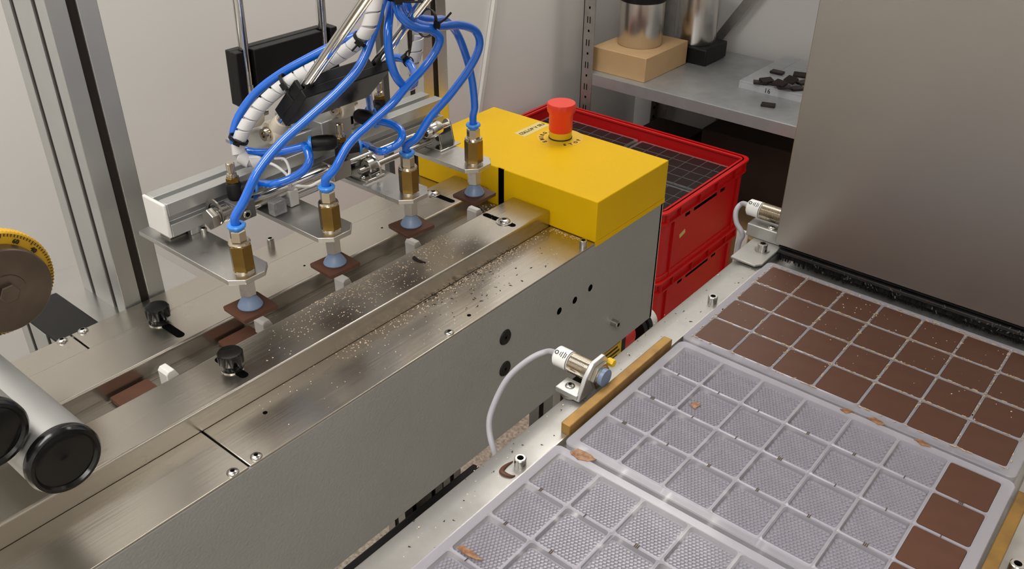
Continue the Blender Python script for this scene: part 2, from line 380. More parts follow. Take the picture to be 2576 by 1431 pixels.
# "EMERG. STOP" round the button
def arc_text(txt, r, angs, size, outward):
    for ch, ang in zip(txt, angs):
        a = math.radians(ang); rad = Vector((math.cos(a), math.sin(a), 0)); tan = Vector((-math.sin(a), math.cos(a), 0))
        text(ch, size, Vector((ex, ey, ZT + .0003)) + rad * r, -tan if outward else tan, rad if outward else -rad, 'ink_brown', es, bold=.00018)
part(MB().lathe([(.0168, .0001), (.0315, .0002), (.0316, .0)], (ex, ey, ZT), n=48), 'legend_disc', 'yellow_plain', es)
arc_text('EMERG.', .0252, (-106, -126, -144, -161, -178, -192), .0078, True)
arc_text('STOP', .0256, (-40, -20, 0, 20), .0078, False)
a0, a1, a2 = Vector((-.4689, .1498, ZT)), Vector((-.4397, .1436, ZT)), Vector((-.4668, .1992, ZT))
dx = Vector((0, 1, 0)); st = part(MB().obox(Vector((-.4535, .1715, ZT + .00012)), Vector((1, 0, 0)), dx, Vector((0, 0, 1)), .0095, .0270, .0001), 'sticker', 'sticker_clear', yb)
text('IZKLOP V SILI', .0086, (-.4535, .1725, ZT + .0003), (0, 1, 0), (-1, 0, 0), 'ink_brown', st, bold=.0001)

# ================================================================== ALUMINIUM COLUMNS AND FEED UNIT
col = thing('aluminium_column', 'tall double-slot aluminium profile column standing behind the conveyor', 'column', (-.597, -.361, ZF))
post('profile', -.642, -.3837, ZF, 1.2, .090, .0465, 2, 1, col)
part(MB().box(-.700, -.5505, -.412, -.29, -.072, -.066), 'base_plate', 'aluminium_plate', col, bevel=.0006)
sp = thing('profile_stub', 'short aluminium profile with a flat black plastic end cap', 'profile', (-.597, -.435, ZF))
post('profile', -.642, -.4570, ZF, -.0625, .090, .0445, 2, 1, sp)
part(MB().box(-.6425, -.5515, -.4575, -.4125, -.0625, -.0585), 'end_cap', 'black_plastic', sp, bevel=.002, seg=3)
c2 = thing('aluminium_column', 'aluminium profile column beside the yellow housing, mirroring its yellow', 'column', (-.575, .09, ZF))
post('profile', -.597, .0685, ZF, 1.2, .045, .045, 1, 1, c2, material='aluminium_plate')
for px, lb in ((965, 'nearer the slotted column'), (1030, 'nearer the yellow housing')):
    q = ux(px, 200, -.75); tag(part(MB().box(q.x - .006, q.x + .006, q.y - .006, q.y + .006, ZF, .8), 'support_rod', 'grey_dark', bevel=.001),
        'thin dark grey upright rod behind the robot, ' + lb, 'rod', 'upright rods by the wall')

fu = thing('feed_unit', 'pair of satin aluminium tubes with black end caps above the groove', 'feed tube', (-.52, -.62, ZP))
c0 = at(160, 1153, .60); TR = .0247
def feed_tube(c, L):
    t = part(MB().cyl(c + Vector((-.004, 0, 0)), c + Vector((-L, 0, 0)), TR, n=48), 'tube', 'aluminium', fu)
    part(MB().lathe([(TR - .0003, -.0045), (TR + .0004, -.003), (TR + .0004, .002), (TR - .0012, .0045), (TR * .86, .0048), (TR * .80, .0026), (TR * .62, .0034), (TR * .2, .0022), (TR * .1, .0030), (0, .0030)], c, (1, 0, 0), 48), 'end_cap', 'black_gloss', t)
feed_tube(c0, .30)
c1 = at(-32, 1093, .565); feed_tube(c1, .36)
part(MB().box(-.545, -.533, -.72, -.53, ZP, .12), 'side_plate', 'aluminium_plate', fu, bevel=.001)
# dial handwheel facing the room
hw0 = ux(-4, 718, -.478)
hw = thing('dial_handwheel', 'steel handwheel with a yellow graduated dial ring', 'handwheel', hw0)
XD = (1, 0, 0)
part(MB().cyl(hw0 + Vector((-.0545, 0, 0)), hw0 + Vector((-.006, 0, 0)), .009), 'axle', 'steel_dull', hw)
m = MB(); n = 180
m.lathe([(0, -.012), (.0462, -.012), (.0468, -.0105), (.0468, -.002), (.0455, -.0005), (.030, .0), (0, .0)], hw0, XD, n)
for i, q in enumerate(m.v):
    d = q - hw0; d.x = 0
    if d.length > .0460: q += d.normalized() * (.0005 if i % 2 else -.0005)
ring = part(m, 'dial_ring', 'dial_yellow', hw)
part(MB().lathe([(.036, .0), (.0372, .002), (.0372, .0145), (.0362, .0157), (.020, .0163), (0, .0163)], hw0, XD, 72), 'wheel_disc', 'wheel_steel', hw)
hb = part(MB().lathe([(.0155, .0163), (.0150, .0175), (.0148, .0175), (0, .0175)], hw0, XD, 40), 'hub', 'wheel_steel', hw)
part(MB().lathe([(.0085, .0175), (.0085, .0212), (.0078, .0218), (0, .0218)], hw0, XD, 6, .3), 'hub_bolt', 'wheel_steel', hb)
m = MB()
for k in range(100):
    a = 2 * PI * k / 100; rad = Vector((0, math.cos(a), math.sin(a))); tan = Vector((0, -math.sin(a), math.cos(a)))
    L = .0036 if k % 10 == 0 else .0024
    m.obox(hw0 + rad * (.0454 - L / 2) + Vector((.0003, 0, 0)), rad, tan, Vector((1, 0, 0)), L / 2, .00032, .00012)
o = part(m, 'scale_ticks', 'ink', ring, smooth=False); o['kind'] = 'stuff'
for txt, ang in (('80', 80), ('60', 54), ('40', 29)):
    a = math.radians(ang); rad = Vector((0, math.cos(a), math.sin(a))); tan = Vector((0, math.sin(a), -math.cos(a)))
    text(txt, .0056, hw0 + rad * .0396 + Vector((.0004, 0, 0)), tan, rad, 'ink', ring, bold=.00012)

# ================================================================== CHOCOLATE SQUARES
def choc_mesh(name, a, b, h, m):
    r = .0014; pts = []
    for cx, cy, s in ((a / 2 - r, b / 2 - r, 0), (-a / 2 + r, b / 2 - r, 1), (-a / 2 + r, -b / 2 + r, 2), (a / 2 - r, -b / 2 + r, 3)):
        for k in range(3): t = PI / 2 * (s + k / 2); pts.append((cx + r * math.cos(t), cy + r * math.sin(t)))
    n = len(pts); inn = [(x * .982, y * .982) for x, y in pts]
    vs = [(x * .98, y * .98, 0) for x, y in pts] + [(x, y, h * .75) for x, y in pts] + [(x, y, h) for x, y in inn]
    fs = [tuple(range(n - 1, -1, -1)), tuple(range(2 * n, 3 * n))]
    for k in range(2): fs += [(k * n + i, k * n + (i + 1) % n, (k + 1) * n + (i + 1) % n, (k + 1) * n + i) for i in range(n)]
    me = MB().add(vs, fs).mesh(name, ang=25); me.materials.append(MATS[m]); return me
CHA, CHB, CHH = .0352, .0372, .0040
CH_M = choc_mesh('milk_square', CHA, CHB, CHH, 'milk_chocolate')
CH_D = choc_mesh('dark_square', CHA, CHB, CHH, 'dark_chocolate')
def choc(loc, label, group, me=CH_M, rz=0, rx=0, ry=0, name='chocolate_square'):
    o = link(name, me, None, None, loc); o.rotation_euler = (rx, ry, rz); return tag(o, label, 'chocolate', group)
PICK = [(-.3725, -.3477), (-.3725, -.2458), (-.3725, -.1387), (-.3715, -.0375)]
ORD = ['hanging from the suction cup by the two black knobs', 'hanging from the second suction cup from the black knobs', 'hanging from the second suction cup from the yellow housing', 'hanging from the suction cup by the yellow housing']
for (x, y), t, rz in zip(PICK, ORD, (-.05, -.06, -.12, -.02)): choc((x, y, .001), 'milk chocolate square ' + t, 'chocolate squares held by suction cups', rz=rz)
choc((-.4025, -.4560, ZG + .0006), 'milk chocolate square in the groove nearest the feed tube', 'chocolate squares lying in the groove')
choc((-.4025, -.3430, ZG + .0006), 'milk chocolate square in the groove under the first hanging square', 'chocolate squares lying in the groove')

# ================================================================== MOLDS
PX, PY = .0375, .04026
CAVA, CAVB = PX - .0022, PY - .0023
def rounded(a, b, r, k=3):
    pts = []
    for cx, cy, s in ((a / 2 - r, b / 2 - r, 0), (-a / 2 + r, b / 2 - r, 1), (-a / 2 + r, -b / 2 + r, 2), (a / 2 - r, -b / 2 + r, 3)):
        for j in range(k + 1): t = PI / 2 * (s + j / k); pts.append((cx + r * math.cos(t), cy + r * math.sin(t)))
    return pts
def mold_frame_mesh(nc=7, nr=4, W=.2775, D=.1752):
    m = MB(); k = 3; hole = rounded(CAVA, CAVB, .0024, k); n = len(hole)
    hole_lo = [(x * .972, y * .972) for x, y in hole]; lip = rounded(CAVA + .0007, CAVB + .0007, .0027, k)
    def cellb(hx, hy):
        out = []
        for q in range(4):
            for j in range(k + 1):
                c = ((1, 1), (-1, 1), (-1, -1), (1, -1))[q]; out.append((c[0] * hx, c[1] * hy))
        return out
    for i in range(nc):
        for j in range(nr):
            cx = (i - (nc - 1) / 2) * PX; cy = (j - (nr - 1) / 2) * PY; bd = cellb(PX / 2, PY / 2)
            vs = [(cx + x, cy + y, 0) for x, y in bd] + [(cx + x, cy + y, 0.0005) for x, y in lip] + [(cx + x, cy + y, 0.0005) for x, y in hole] + [(cx + x, cy + y, -.0036) for x, y in hole_lo]
            fs = []
            for g in range(3): fs += [(g * n + q, g * n + (q + 1) % n, (g + 1) * n + (q + 1) % n, (g + 1) * n + q) for q in range(n)]
            m.add(vs, fs)
    gx, gy = nc * PX / 2, nr * PY / 2; out = rounded(W, D, .006, 5); N = len(out)
    # border from the grid to the outer edge
    inn = []
    for q in range(4):
        for j in range(6): c = ((1, 1), (-1, 1), (-1, -1), (1, -1))[q]; inn.append((c[0] * gx, c[1] * gy))
    vs = [(x, y, 0) for x, y in inn] + [(x * .9955, y * .993, .0) for x, y in out] + [(x, y, -.0009) for x, y in out] + [(x, y, -.011) for x, y in out]
    fs = []
    for g in range(3): fs += [(g * N + q, g * N + (q + 1) % N, (g + 1) * N + (q + 1) % N, (g + 1) * N + q) for q in range(N)]
    m.add(vs, fs)
    # stiffening ribs seen through the plastic below the deck
    for i in range(1, nc):
        if i % 2 == 0:
            x = (i - nc / 2) * PX; m.box(x - .0006, x + .0006, -gy, gy, -.009, -.0058)
    me = m.mesh('mold_frame', ang=30); me.materials.append(MATS['mold_plastic']); return me
def hex_floor_mesh():
    m = MB(); R = .00165; a, b = CAVA * .955 / 2, CAVB * .955 / 2; dxh = R * math.sqrt(3); row = 0; y = -b + R
    while y < b - R * .6:
        x = -a + R + (dxh / 2 if row % 2 else 0)
        while x < a - R * .6:
            o = []; i_ = []
            for k in range(6):
                t = PI / 3 * k + PI / 6; o.append((x + R * math.cos(t), y + R * math.sin(t), -.0022)); i_.append((x + R * .76 * math.cos(t), y + R * .76 * math.sin(t), -.0034))
            m.add(o + i_, [(6, 7, 8, 9, 10, 11)] + [(k, (k + 1) % 6, 6 + (k + 1) % 6, 6 + k) for k in range(6)])
            x += dxh
        y += R * 1.5; row += 1
    c = rounded(CAVA * .965, CAVB * .965, .0023, 2); n = len(c)
    m.add([(x, y, -.0035) for x, y in c], [tuple(range(n))])
    me = m.mesh('cavity_floor', ang=20); me.materials.append(MATS['mold_floor']); return me
FRAME, FLOOR = mold_frame_mesh(), hex_floor_mesh()
FRAME_C = FRAME.copy(); FRAME_C.materials[0] = MATS['mold_clear']
def mold(cx, cy, label, zt=0.0, floors=True, group=None, dz=0.0, filled=()):
    t = thing('chocolate_mold', label, 'mold', (cx, cy, zt), group)
    link('frame', FRAME if floors else FRAME_C, None, t)
    if floors:
        for i in range(7):
            for j in range(4):
                if (i, j) not in filled: link('cavity_floor', FLOOR, None, t, ((i - 3) * PX, (j - 1.5) * PY, 0))
    return t
def cell(cx, cy, i, j): return (cx + (i - 3) * PX, cy + (j - 1.5) * PY)
GX = 2.5 * PX; GY = -PY
allc = [(i, j) for i in range(7) for j in range(4)]
M1 = (GX, GY); M2 = (GX + .00246, GY - .17836); M3 = (GX - .0006, GY - .3575)
mold(*M1, 'clear plastic mold with every cavity full of milk chocolate, by the black brush', filled=allc)
mold(*M2, 'clear honeycomb-floored mold emptied except for its last column of chocolate', filled=[(6, j) for j in range(4)])
mold(*M3, 'empty clear honeycomb-floored mold with brown smears at its edge')
ROWS = ('row beside the emptied mold', 'second row from the emptied mold', 'second row from the black brush', 'row beside the black brush')
NTH = ('first', 'second', 'third', 'fourth', 'fifth', 'sixth', 'seventh')
for (i, j) in allc:
    x, y = cell(*M1, i, j); choc((x, y, -.0035 - random.random() * .0003), 'milk chocolate square, full mold, %s, %s from sensor rail' % (ROWS[j], NTH[i]), 'milk chocolate squares in the full mold', rz=random.uniform(-.008, .008))
for j in range(4):
    x, y = cell(*M2, 6, j); choc((x, y, -.0036), 'milk chocolate square left in the half-emptied mold, ' + ('beside the next empty mold', 'second from the next empty mold', 'second from the full mold', 'beside the full mold')[j], 'milk chocolate squares left in the emptied mold', rz=random.uniform(-.005, .005))

# ================================================================== MOLD TABLE
mt = thing('mold_conveyor', 'galvanised steel conveyor table carrying the plastic molds', 'conveyor', (.09, -.3, ZF))
ZRL = -.004
rail = [(-.0470, ZRL), (-.0470, ZRL - .0015), (-.0476, -.020), (-.074, -.020), (-.0765, -.055), (-.0790, -.055), (-.0792, ZRL - .007), (-.0780, ZRL - .0030), (-.0755, ZRL - .0014), (-.0635, ZRL)]
# prism along y takes (z, x) pairs
part(MB().prism([(z, x) for x, z in rail], 'y', -1.0, .95), 'rail', 'galvanised', mt, bevel=.0005)
rr = [(.237, ZRL), (.237, -.014), (.262, -.014), (.2665, -.055), (.269, -.055), (.2692, ZRL - .006), (.2675, ZRL - .0012), (.2645, ZRL)]
part(MB().prism([(z, x) for x, z in rr[::-1]], 'y', -1.0, .95), 'rail', 'galvanised', mt, bevel=.0005)
part(MB().box(-.0475, .2375, -1.0, .95, -.030, -.0111), 'bed', 'galvanised', mt)
part(MB().box(-.0469, -.0459, -1.0, .035, -.0110, ZRL + .0012), 'edge_strip', 'steel', mt)
for x in (-.07, .215):
    for y in (-.95, .5): post('leg', x, y, ZF, -.030, .045, .045, 1, 1, mt)
# brass guide bars
part(MB().box(-.0530, -.0445, -.2950, -.1440, ZRL, .0062), 'guide_bar', 'brass', mt, bevel=.0007)
part(MB().box(.2375, .2460, -.300, -.146, ZRL, .0062), 'guide_bar', 'brass', mt, bevel=.0007)
for px, py in ((1309, 1160), (1793, 752)):
    q = uz(px, py, ZRL + .004); socket_screw((q.x, q.y, ZRL), .0046, .0075, mt)
q = uz(2562, 1298, 0); socket_screw((.2545, -.2165, ZRL), .0046, .010, mt)
# corner plate at the tunnel mouth
cp = part(MB().prism([(-.0795, .030), (-.052, .0295), (-.0470, .036), (-.0470, .16), (-.0795, .16)], 'z', ZRL + .0018, ZRL + .0045), 'corner_plate', 'galvanised', mt, bevel=.0008)
socket_screw((-.0605, .063, ZRL + .0045), .0052, .008, mt, washer=.0078)

# ------------------------------------------------------------------ proximity sensors
def sensor(label, c, L, cable, br=True, extra=None):
    c = Vector(c); t = thing('proximity_sensor', label, 'sensor', c)
    R = .0090
    # knurled thread: closely spaced rings
    LB = .0160
    pr = [(0, 0), (R * .93, 0)]
    k = 0; x = .001
    while x < L: pr += [(R, x), (R * .955, x + .0006)]; x += .0012
    pr += [(R * .9, L), (0, L)]
    part(MB().lathe(pr, c, XD, 28), 'barrel', 'nickel', t)
    cap = part(MB().lathe([(0, -LB), (R * .72, -LB), (R * .98, .002 - LB), (R * .98, 0), (0, 0)], c, XD, 28), 'label_band', 'white_label', t)
    part(MB().lathe([(R * .985, -.0012), (R * 1.0, -.0012), (R * 1.0, -.0004), (R * .985, -.0004)], c, XD, 28), 'seam', 'grey_dark', cap)
    part(MB().lathe([(0, L - .0005), (R * .86, L), (R * .86, L + .004), (0, L + .004)], c, XD, 24), 'sensing_face', 'cup_rubber', t)
    up = Vector((0, -.55, .83)).normalized(); fr = up.cross(Vector((1, 0, 0))).normalized()
    for xo, hl in ((-.0085, .0016), (-.0068, .0024), (-.0046, .0028), (-.0030, .0020)):      # rows of fine print
        part(MB().obox(c + Vector((xo, 0, 0)) + up * (R * .985), fr, Vector((1, 0, 0)), up, hl, .0003, .00012), 'print_line', 'ink', cap)
    part(MB().lathe([(.0011, .0002), (.0019, .0002)], c + Vector((-.0120, 0, 0)) + up * (R * .985), up, 18), 'round_mark', 'ink', cap)
    cb = part(MB().tube(spline([c + Vector((-.012, 0, 0))] + [Vector(q) for q in cable], 12), .0028, 12), 'cable', 'grey_cable', t)
    if br:
        zb = ZRL + .0022
        bk = part(MB().box(c.x + .003, c.x + .0245, c.y - .026, c.y - .0095, zb, zb + .005), 'bracket_foot', 'aluminium', t, bevel=.0006)
        prof = [(c.y - .026, zb), (c.y + .012, zb), (c.y + .0135, c.z + .008), (c.y + .0085, c.z + .0150), (c.y - .0075, c.z + .0150), (c.y - .017, c.z + .006)]
        part(MB().prism(prof, 'x', c.x + .0230, c.x + .0270), 'bracket', 'aluminium', t, bevel=.0007)
        part(MB().lathe([(0, 0), (R * 1.32, 0), (R * 1.32, .003), (0, .003)], c + Vector((.0272, 0, 0)), XD, 6, .2), 'lock_nut', 'nickel', t)
        dome_screw((c.x + .012, c.y - .018, zb + .005), .0042, t)
        part(MB().lathe([(0, 0), (.0085, 0), (.0085, .0022), (0, .0022)], (c.x + .013, c.y - .018, ZRL), n=20), 'spacer', 'steel_dull', t)
    return t
s1 = sensor('threaded sensor with white band and grey cable on the rail by the brass bar', (-.0885, -.2335, .0115), .0308,
       [at(1380, 884, .786), at(1330, 905, .79), at(1275, 955, .795), at(1238, 1030, .80), at(1231, 1080, .80), at(1245, 1140, .80), at(1275, 1215, .82), Vector((-.135, -.25, -.30))])
part(MB().lathe([(0, 0), (.0034, 0), (.0034, .006), (0, .006)], (-.0625, -.2185, .0165), XD, 6), 'indicator', 'yellow_plain', s1)
s2c = uz(1930, 534, .0255)
s2 = sensor('threaded metal sensor with white band and grey cable beside the steel tunnel', (s2c.x - .006, s2c.y, .0255), -.0525 - s2c.x + .006,
       [at(1868, 512, .985), at(1852, 530, .985), at(1853, 560, .985), at(1868, 590, .985), Vector((-.105, .105, -.03)), Vector((-.11, .12, -.10))], br=False)
part(MB().box(-.089, -.05, s2c.y - .016, s2c.y + .008, ZRL + .0045, .0145), 'bracket', 'aluminium', s2, bevel=.0008)
dome_screw((-.064, s2c.y - .010, .0145), .0048, s2)

# ================================================================== STEEL TUNNEL
YT = .0590; ZB = .0150
tn = thing('cooling_tunnel', 'brushed stainless steel tunnel hood with a black brush along its mouth', 'tunnel', (.2, .5, ZF))
part(MB().box(-.0468, .47, YT, YT + .0020, ZB, .78), 'front_panel', 'tunnel_steel', tn, bevel=.0008)
part(MB().box(-.0468, -.0448, YT + .002, .94, ZB, .78), 'side_panel', 'tunnel_steel', tn)
part(MB().box(.468, .47, YT + .002, .94, ZB, .78), 'side_panel', 'tunnel_steel', tn)
part(MB().box(-.0468, .47, YT + .002, .94, .778, .78), 'roof_panel', 'tunnel_steel', tn)
part(MB().box(-.0448, .468, .938, .94, ZB, .778), 'rear_panel', 'tunnel_steel', tn)
part(MB().box(-.0440, .467, YT + .010, YT + .014, -.004, ZB + .02), 'brush_board', 'black_rubber', tn)
part(MB().box(-.0440, .467, YT + .004, YT + .0095, .0035, .0075), 'brush_rib', 'black_rubber', tn, bevel=.0008)
part(MB().box(-.0440, .467, YT + .004, YT + .0088, .0105, .0125), 'brush_rib', 'black_plastic', tn, bevel=.0006)
m = MB()
for k in range(420):
    x = random.uniform(-.043, .24); y = YT + .0085 - random.random() * .006; z0 = -.0045 + random.random() * .001
    m.obox((x, y, z0 + .004), Vector((1, 0, random.uniform(-.2, .2))).normalized(), Vector((0, 1, 0)), Vector((0, 0, 1)), .00022, .00022, .004)
o = part(m, 'bristles', 'black_plastic', tn, smooth=False); o['kind'] = 'stuff'
m = MB()
for k in range(60):
    x = random.choice((.0, .03, .055, .075, .12, .155, .165, .19)) + random.gauss(0, .006); y = YT + .0030
    m.obox((x, y, random.uniform(-.001, .0095)), Vector((1, 0, random.uniform(-.9, .9))).normalized(), Vector((0, 1, 0)), Vector((random.uniform(-.9, .9), 0, 1)).normalized(), .0006 * random.random() + .0002, .0003, .0003 + random.random() * .0014)
o = part(m, 'dried_residue', 'grey_dark', tn, smooth=False); o['kind'] = 'stuff'
# legs carrying the hood
for x in (-.0468, .448):
    for y in (.30, .90): part(MB().box(x - .022 if x < 0 else x, x if x < 0 else x + .022, y, y + .02, ZF, .2), 'leg', 'steel_dull', tn)

# ================================================================== PICK-AND-PLACE ROBOT
rb = thing('gripper_robot', 'parallel-arm pick and place robot with four suction grippers on an aluminium beam', 'robot', (-.48, -.18, .04))
BX0, BX1, BY0, BY1, BZ0, BZ1 = -.4985, -.4620, -.3610, .0095, .0505, .0850
w_, h_ = BX1 - BX0, BZ1 - BZ0
prof = [(BZ0 + v, BX0 + u) for u, v in profile(w_, h_, .0085, .007, 1, 1)]
beam = part(MB().prism(prof, 'y', BY0, BY1), 'beam', 'aluminium', rb, bevel=.0007)
part(MB().box(BX0 - .0002, BX1 + .0002, BY0 - .0035, BY0, BZ0 - .0002, BZ1 + .0002), 'beam_cap', 'white_plastic', beam, bevel=.0015)
# linear guide under the beam
gd = part(MB().box(-.492, -.474, BY0 + .004, BY1 - .01, .0465, BZ0), 'guide', 'steel_dull', rb)
ZL0, ZL1 = .0390, .0440
for k, (x, y) in enumerate(PICK):
    h = .0215; f = .0165; c = .0110; xb = -.512 if k < 2 else -.478
    poly = [(xb, y - h), (x + f - c, y - h), (x + f, y - h + c), (x + f, y + h - c), (x + f - c, y + h), (-.474, y + h), (-.482, y + h + .006), (xb, y + h + .006)]
    pl = part(MB().prism(poly, 'z', ZL0, ZL1), 'gripper_plate', 'aluminium_plate', rb, bevel=.0005)
    part(MB().box(-.489, -.472, y - .012, y + .016, ZL1, .0470), 'carriage', 'steel_dull', pl, bevel=.0006)
    part(MB().box(-.470, -.4635, y + .006, y + .022, ZL1, .0530), 'stop_block', 'aluminium', pl, bevel=.0006)
    socket_screw((-.4600, y + .0175, ZL1), .0032, .005, rb)
    hd = part(hexp(.0079, .0180, .0345, (x, y, 0), ph=.45, ch=.0008), 'cup_holder', 'aluminium_plate', rb)
    part(MB().lathe([(0, .0345), (.0068, .0345), (.0068, ZL0), (0, ZL0)], (x, y, 0), n=24), 'holder_collar', 'olive_brass', hd)
    part(MB().lathe([(0, .0052), (.0112, .0054), (.0116, .0066), (.0105, .0088), (.0082, .0125), (.0064, .0150), (.0060, .0182), (0, .0182)], (x, y, 0), n=36), 'suction_cup', 'cup_rubber', hd)
    bd = part(hexp(.0104, .0440, .0715, (x, y, 0), ph=.62, ch=.0012), 'valve_body', 'olive_brass', rb)
    part(MB().lathe([(0, .0440), (.0098, .0440), (.0098, .0462), (0, .0462)], (x, y, 0), n=28), 'body_collar', 'nickel', bd)
    part(MB().lathe([(0, .0715), (.0098, .0715), (.0100, .0726), (.0092, .0740), (0, .0745)], (x, y, 0), n=28), 'top_collar', 'nickel', bd)
    part(hexp(.0074, .0738, .0850, (x, y, 0), ph=.62, ch=.0010), 'hose_fitting', 'nickel', bd)
    part(MB().lathe([(.0044, .0850), (.0058, .0850), (.0060, .0870), (.0080, .0876), (.0083, .0892), (.0076, .0902), (.0048, .0904), (.0044, .0900)], (x, y, 0), n=28), 'release_ring', 'blue_ring', bd)

# pneumatic cylinder along the front of the beam
CX, CZ = -.4470, .0620
ya = -.3270
cy = part(MB().cyl((CX, -.284, CZ), (CX, -.185, CZ), .0075, n=28), 'air_cylinder', 'chrome', rb)
pr = [(0, 0), (.0070, 0)]
x = .0008
while x < .020: pr += [(.0082, x), (.0070, x + .0008)]; x += .0016
pr += [(.0070, .021), (0, .021)]
part(MB().lathe(pr, (CX, ya, CZ), (0, 1, 0), 28), 'threaded_nose', 'screw_steel', cy)
part(MB().lathe([(0, 0), (.0100, 0), (.0106, .0008), (.0106, .0062), (.0100, .007), (0, .007)], (CX, ya - .004, CZ), (0, 1, 0), 6, .2), 'nose_nut', 'steel_dull', cy)
part(MB().lathe([(.009, 0), (.0135, 0), (.0135, .0016), (.009, .0016)], (CX - .004, ya + .006, CZ + .003), (0, 1, 0), 28), 'shim_washer', 'steel_dull', cy)
part(MB().box(CX - .009, CX + .010, -.306, -.284, CZ - .0105, CZ + .0085), 'end_block', 'grey_dark', cy, bevel=.001)
socket_screw((CX + .010, -.2965, CZ - .003), .0045, .004, rb, (1, 0, 0))
part(MB().box(CX - .009, CX + .010, -.185, -.160, CZ - .0105, CZ + .0085), 'end_block', 'steel_dull', cy, bevel=.001)
part(MB().cyl((CX, -.160, CZ), (CX, -.036, CZ), .0030, n=18), 'piston_rod', 'chrome', cy)
part(MB().cyl((CX + .010, -.150, CZ - .010), (CX + .010, -.040, CZ - .010), .0034, n=18), 'guide_shaft', 'steel_dull', cy)
part(MB().box(CX + .004, CX + .0085, -.262, -.205, CZ - .013, CZ - .007), 'reed_switch', 'clear_plastic', cy, bevel=.001)
part(MB().box(CX + .006, CX + .016, -.268, -.252, .0455, .060), 'switch_block', 'clear_plastic', cy, bevel=.001)
part(MB().box(CX - .002, CX + .010, -.243, -.232, .0445, .062), 'cable_clamp', 'white_plastic', cy, bevel=.001)
# mounting foot in the middle (angle bracket with eye)
mf = part(MB().box(-.458, -.422, -.1540, -.1270, ZL1, ZL1 + .0025), 'mount_foot', 'chrome', rb, bevel=.0006)
up = [(ZL1, -.450), (ZL1 + .010, -.450), (ZL1 + .017, -.445), (ZL1 + .020, -.438), (ZL1 + .017, -.431), (ZL1 + .010, -.426), (ZL1, -.426)]
part(MB().prism(up, 'y', -.1300, -.1275), 'foot_upright', 'chrome', mf, bevel=.0004)
part(MB().lathe([(.003, 0), (.0075, 0), (.0085, .001), (.0085, .010), (.003, .010)], (CX + .009, -.1400, CZ - .009), (0, 1, 0), 24), 'foot_nut', 'steel_dull', mf)
dome_screw((-.433, -.1490, ZL1 + .0025), .0030, rb); dome_screw((-.426, -.1340, ZL1 + .0025), .0030, rb)
# clevis at the far end
ck = part(MB().box(-.452, -.418, -.0420, -.0080, ZL1, ZL1 + .002), 'clevis_base', 'chrome', rb, bevel=.0006)
for yy in (-.0340, -.0125):
    e = [(ZL1, -.447), (.064, -.4445), (.0705, -.4410), (.0725, -.4365), (.0705, -.4320), (.064, -.4295), (ZL1, -.425)]
    part(MB().prism(e, 'y', yy, yy + .002), 'clevis_cheek', 'chrome', ck, bevel=.0005)
part(MB().cyl((-.4365, -.0365, .0645), (-.4365, -.0080, .0645), .0036, n=18), 'clevis_pin', 'nickel', ck)
part(MB().lathe([(0, 0), (.0052, 0), (.0075, .003), (.0090, .008), (.0092, .020), (.0078, .023), (0, .024)], (-.4365, -.0480, .0645), (0, 1, .05), 26), 'rod_eye', 'chrome', ck)
part(MB().lathe([(0, 0), (.0062, 0), (.0062, .005), (0, .005)], (-.4400, -.0560, .0635), (0, 1, 0), 6), 'rod_nut', 'nickel', ck)

# mounting block on the beam and platform plate
pb = part(MB().box(-.4950, -.4540, -.2560, -.2350, BZ1, .1030), 'mount_block', 'aluminium', rb, bevel=.0008)
part(MB().box(-.5060, -.4520, -.2620, -.2200, .1030, .1075), 'mount_cap', 'aluminium', pb, bevel=.0008)
part(MB().box(-.5180, -.4700, -.2200, -.1050, .0900, .1010), 'platform', 'aluminium', rb, bevel=.0010)
part(MB().box(-.5050, -.4750, -.2000, -.1750, .1010, .1180), 'platform_block', 'aluminium', rb, bevel=.0010)
dome_screw((-.490, -.188, .1180), .0035, rb)
part(MB().box(-.4780, -.4520, -.1820, -.1420, BZ1, .1130), 'bearing_block', 'aluminium', rb, bevel=.0010)
part(MB().box(-.4900, -.4700, -.1420, -.1230, BZ1, .1060), 'bearing_block', 'aluminium', rb, bevel=.0010)

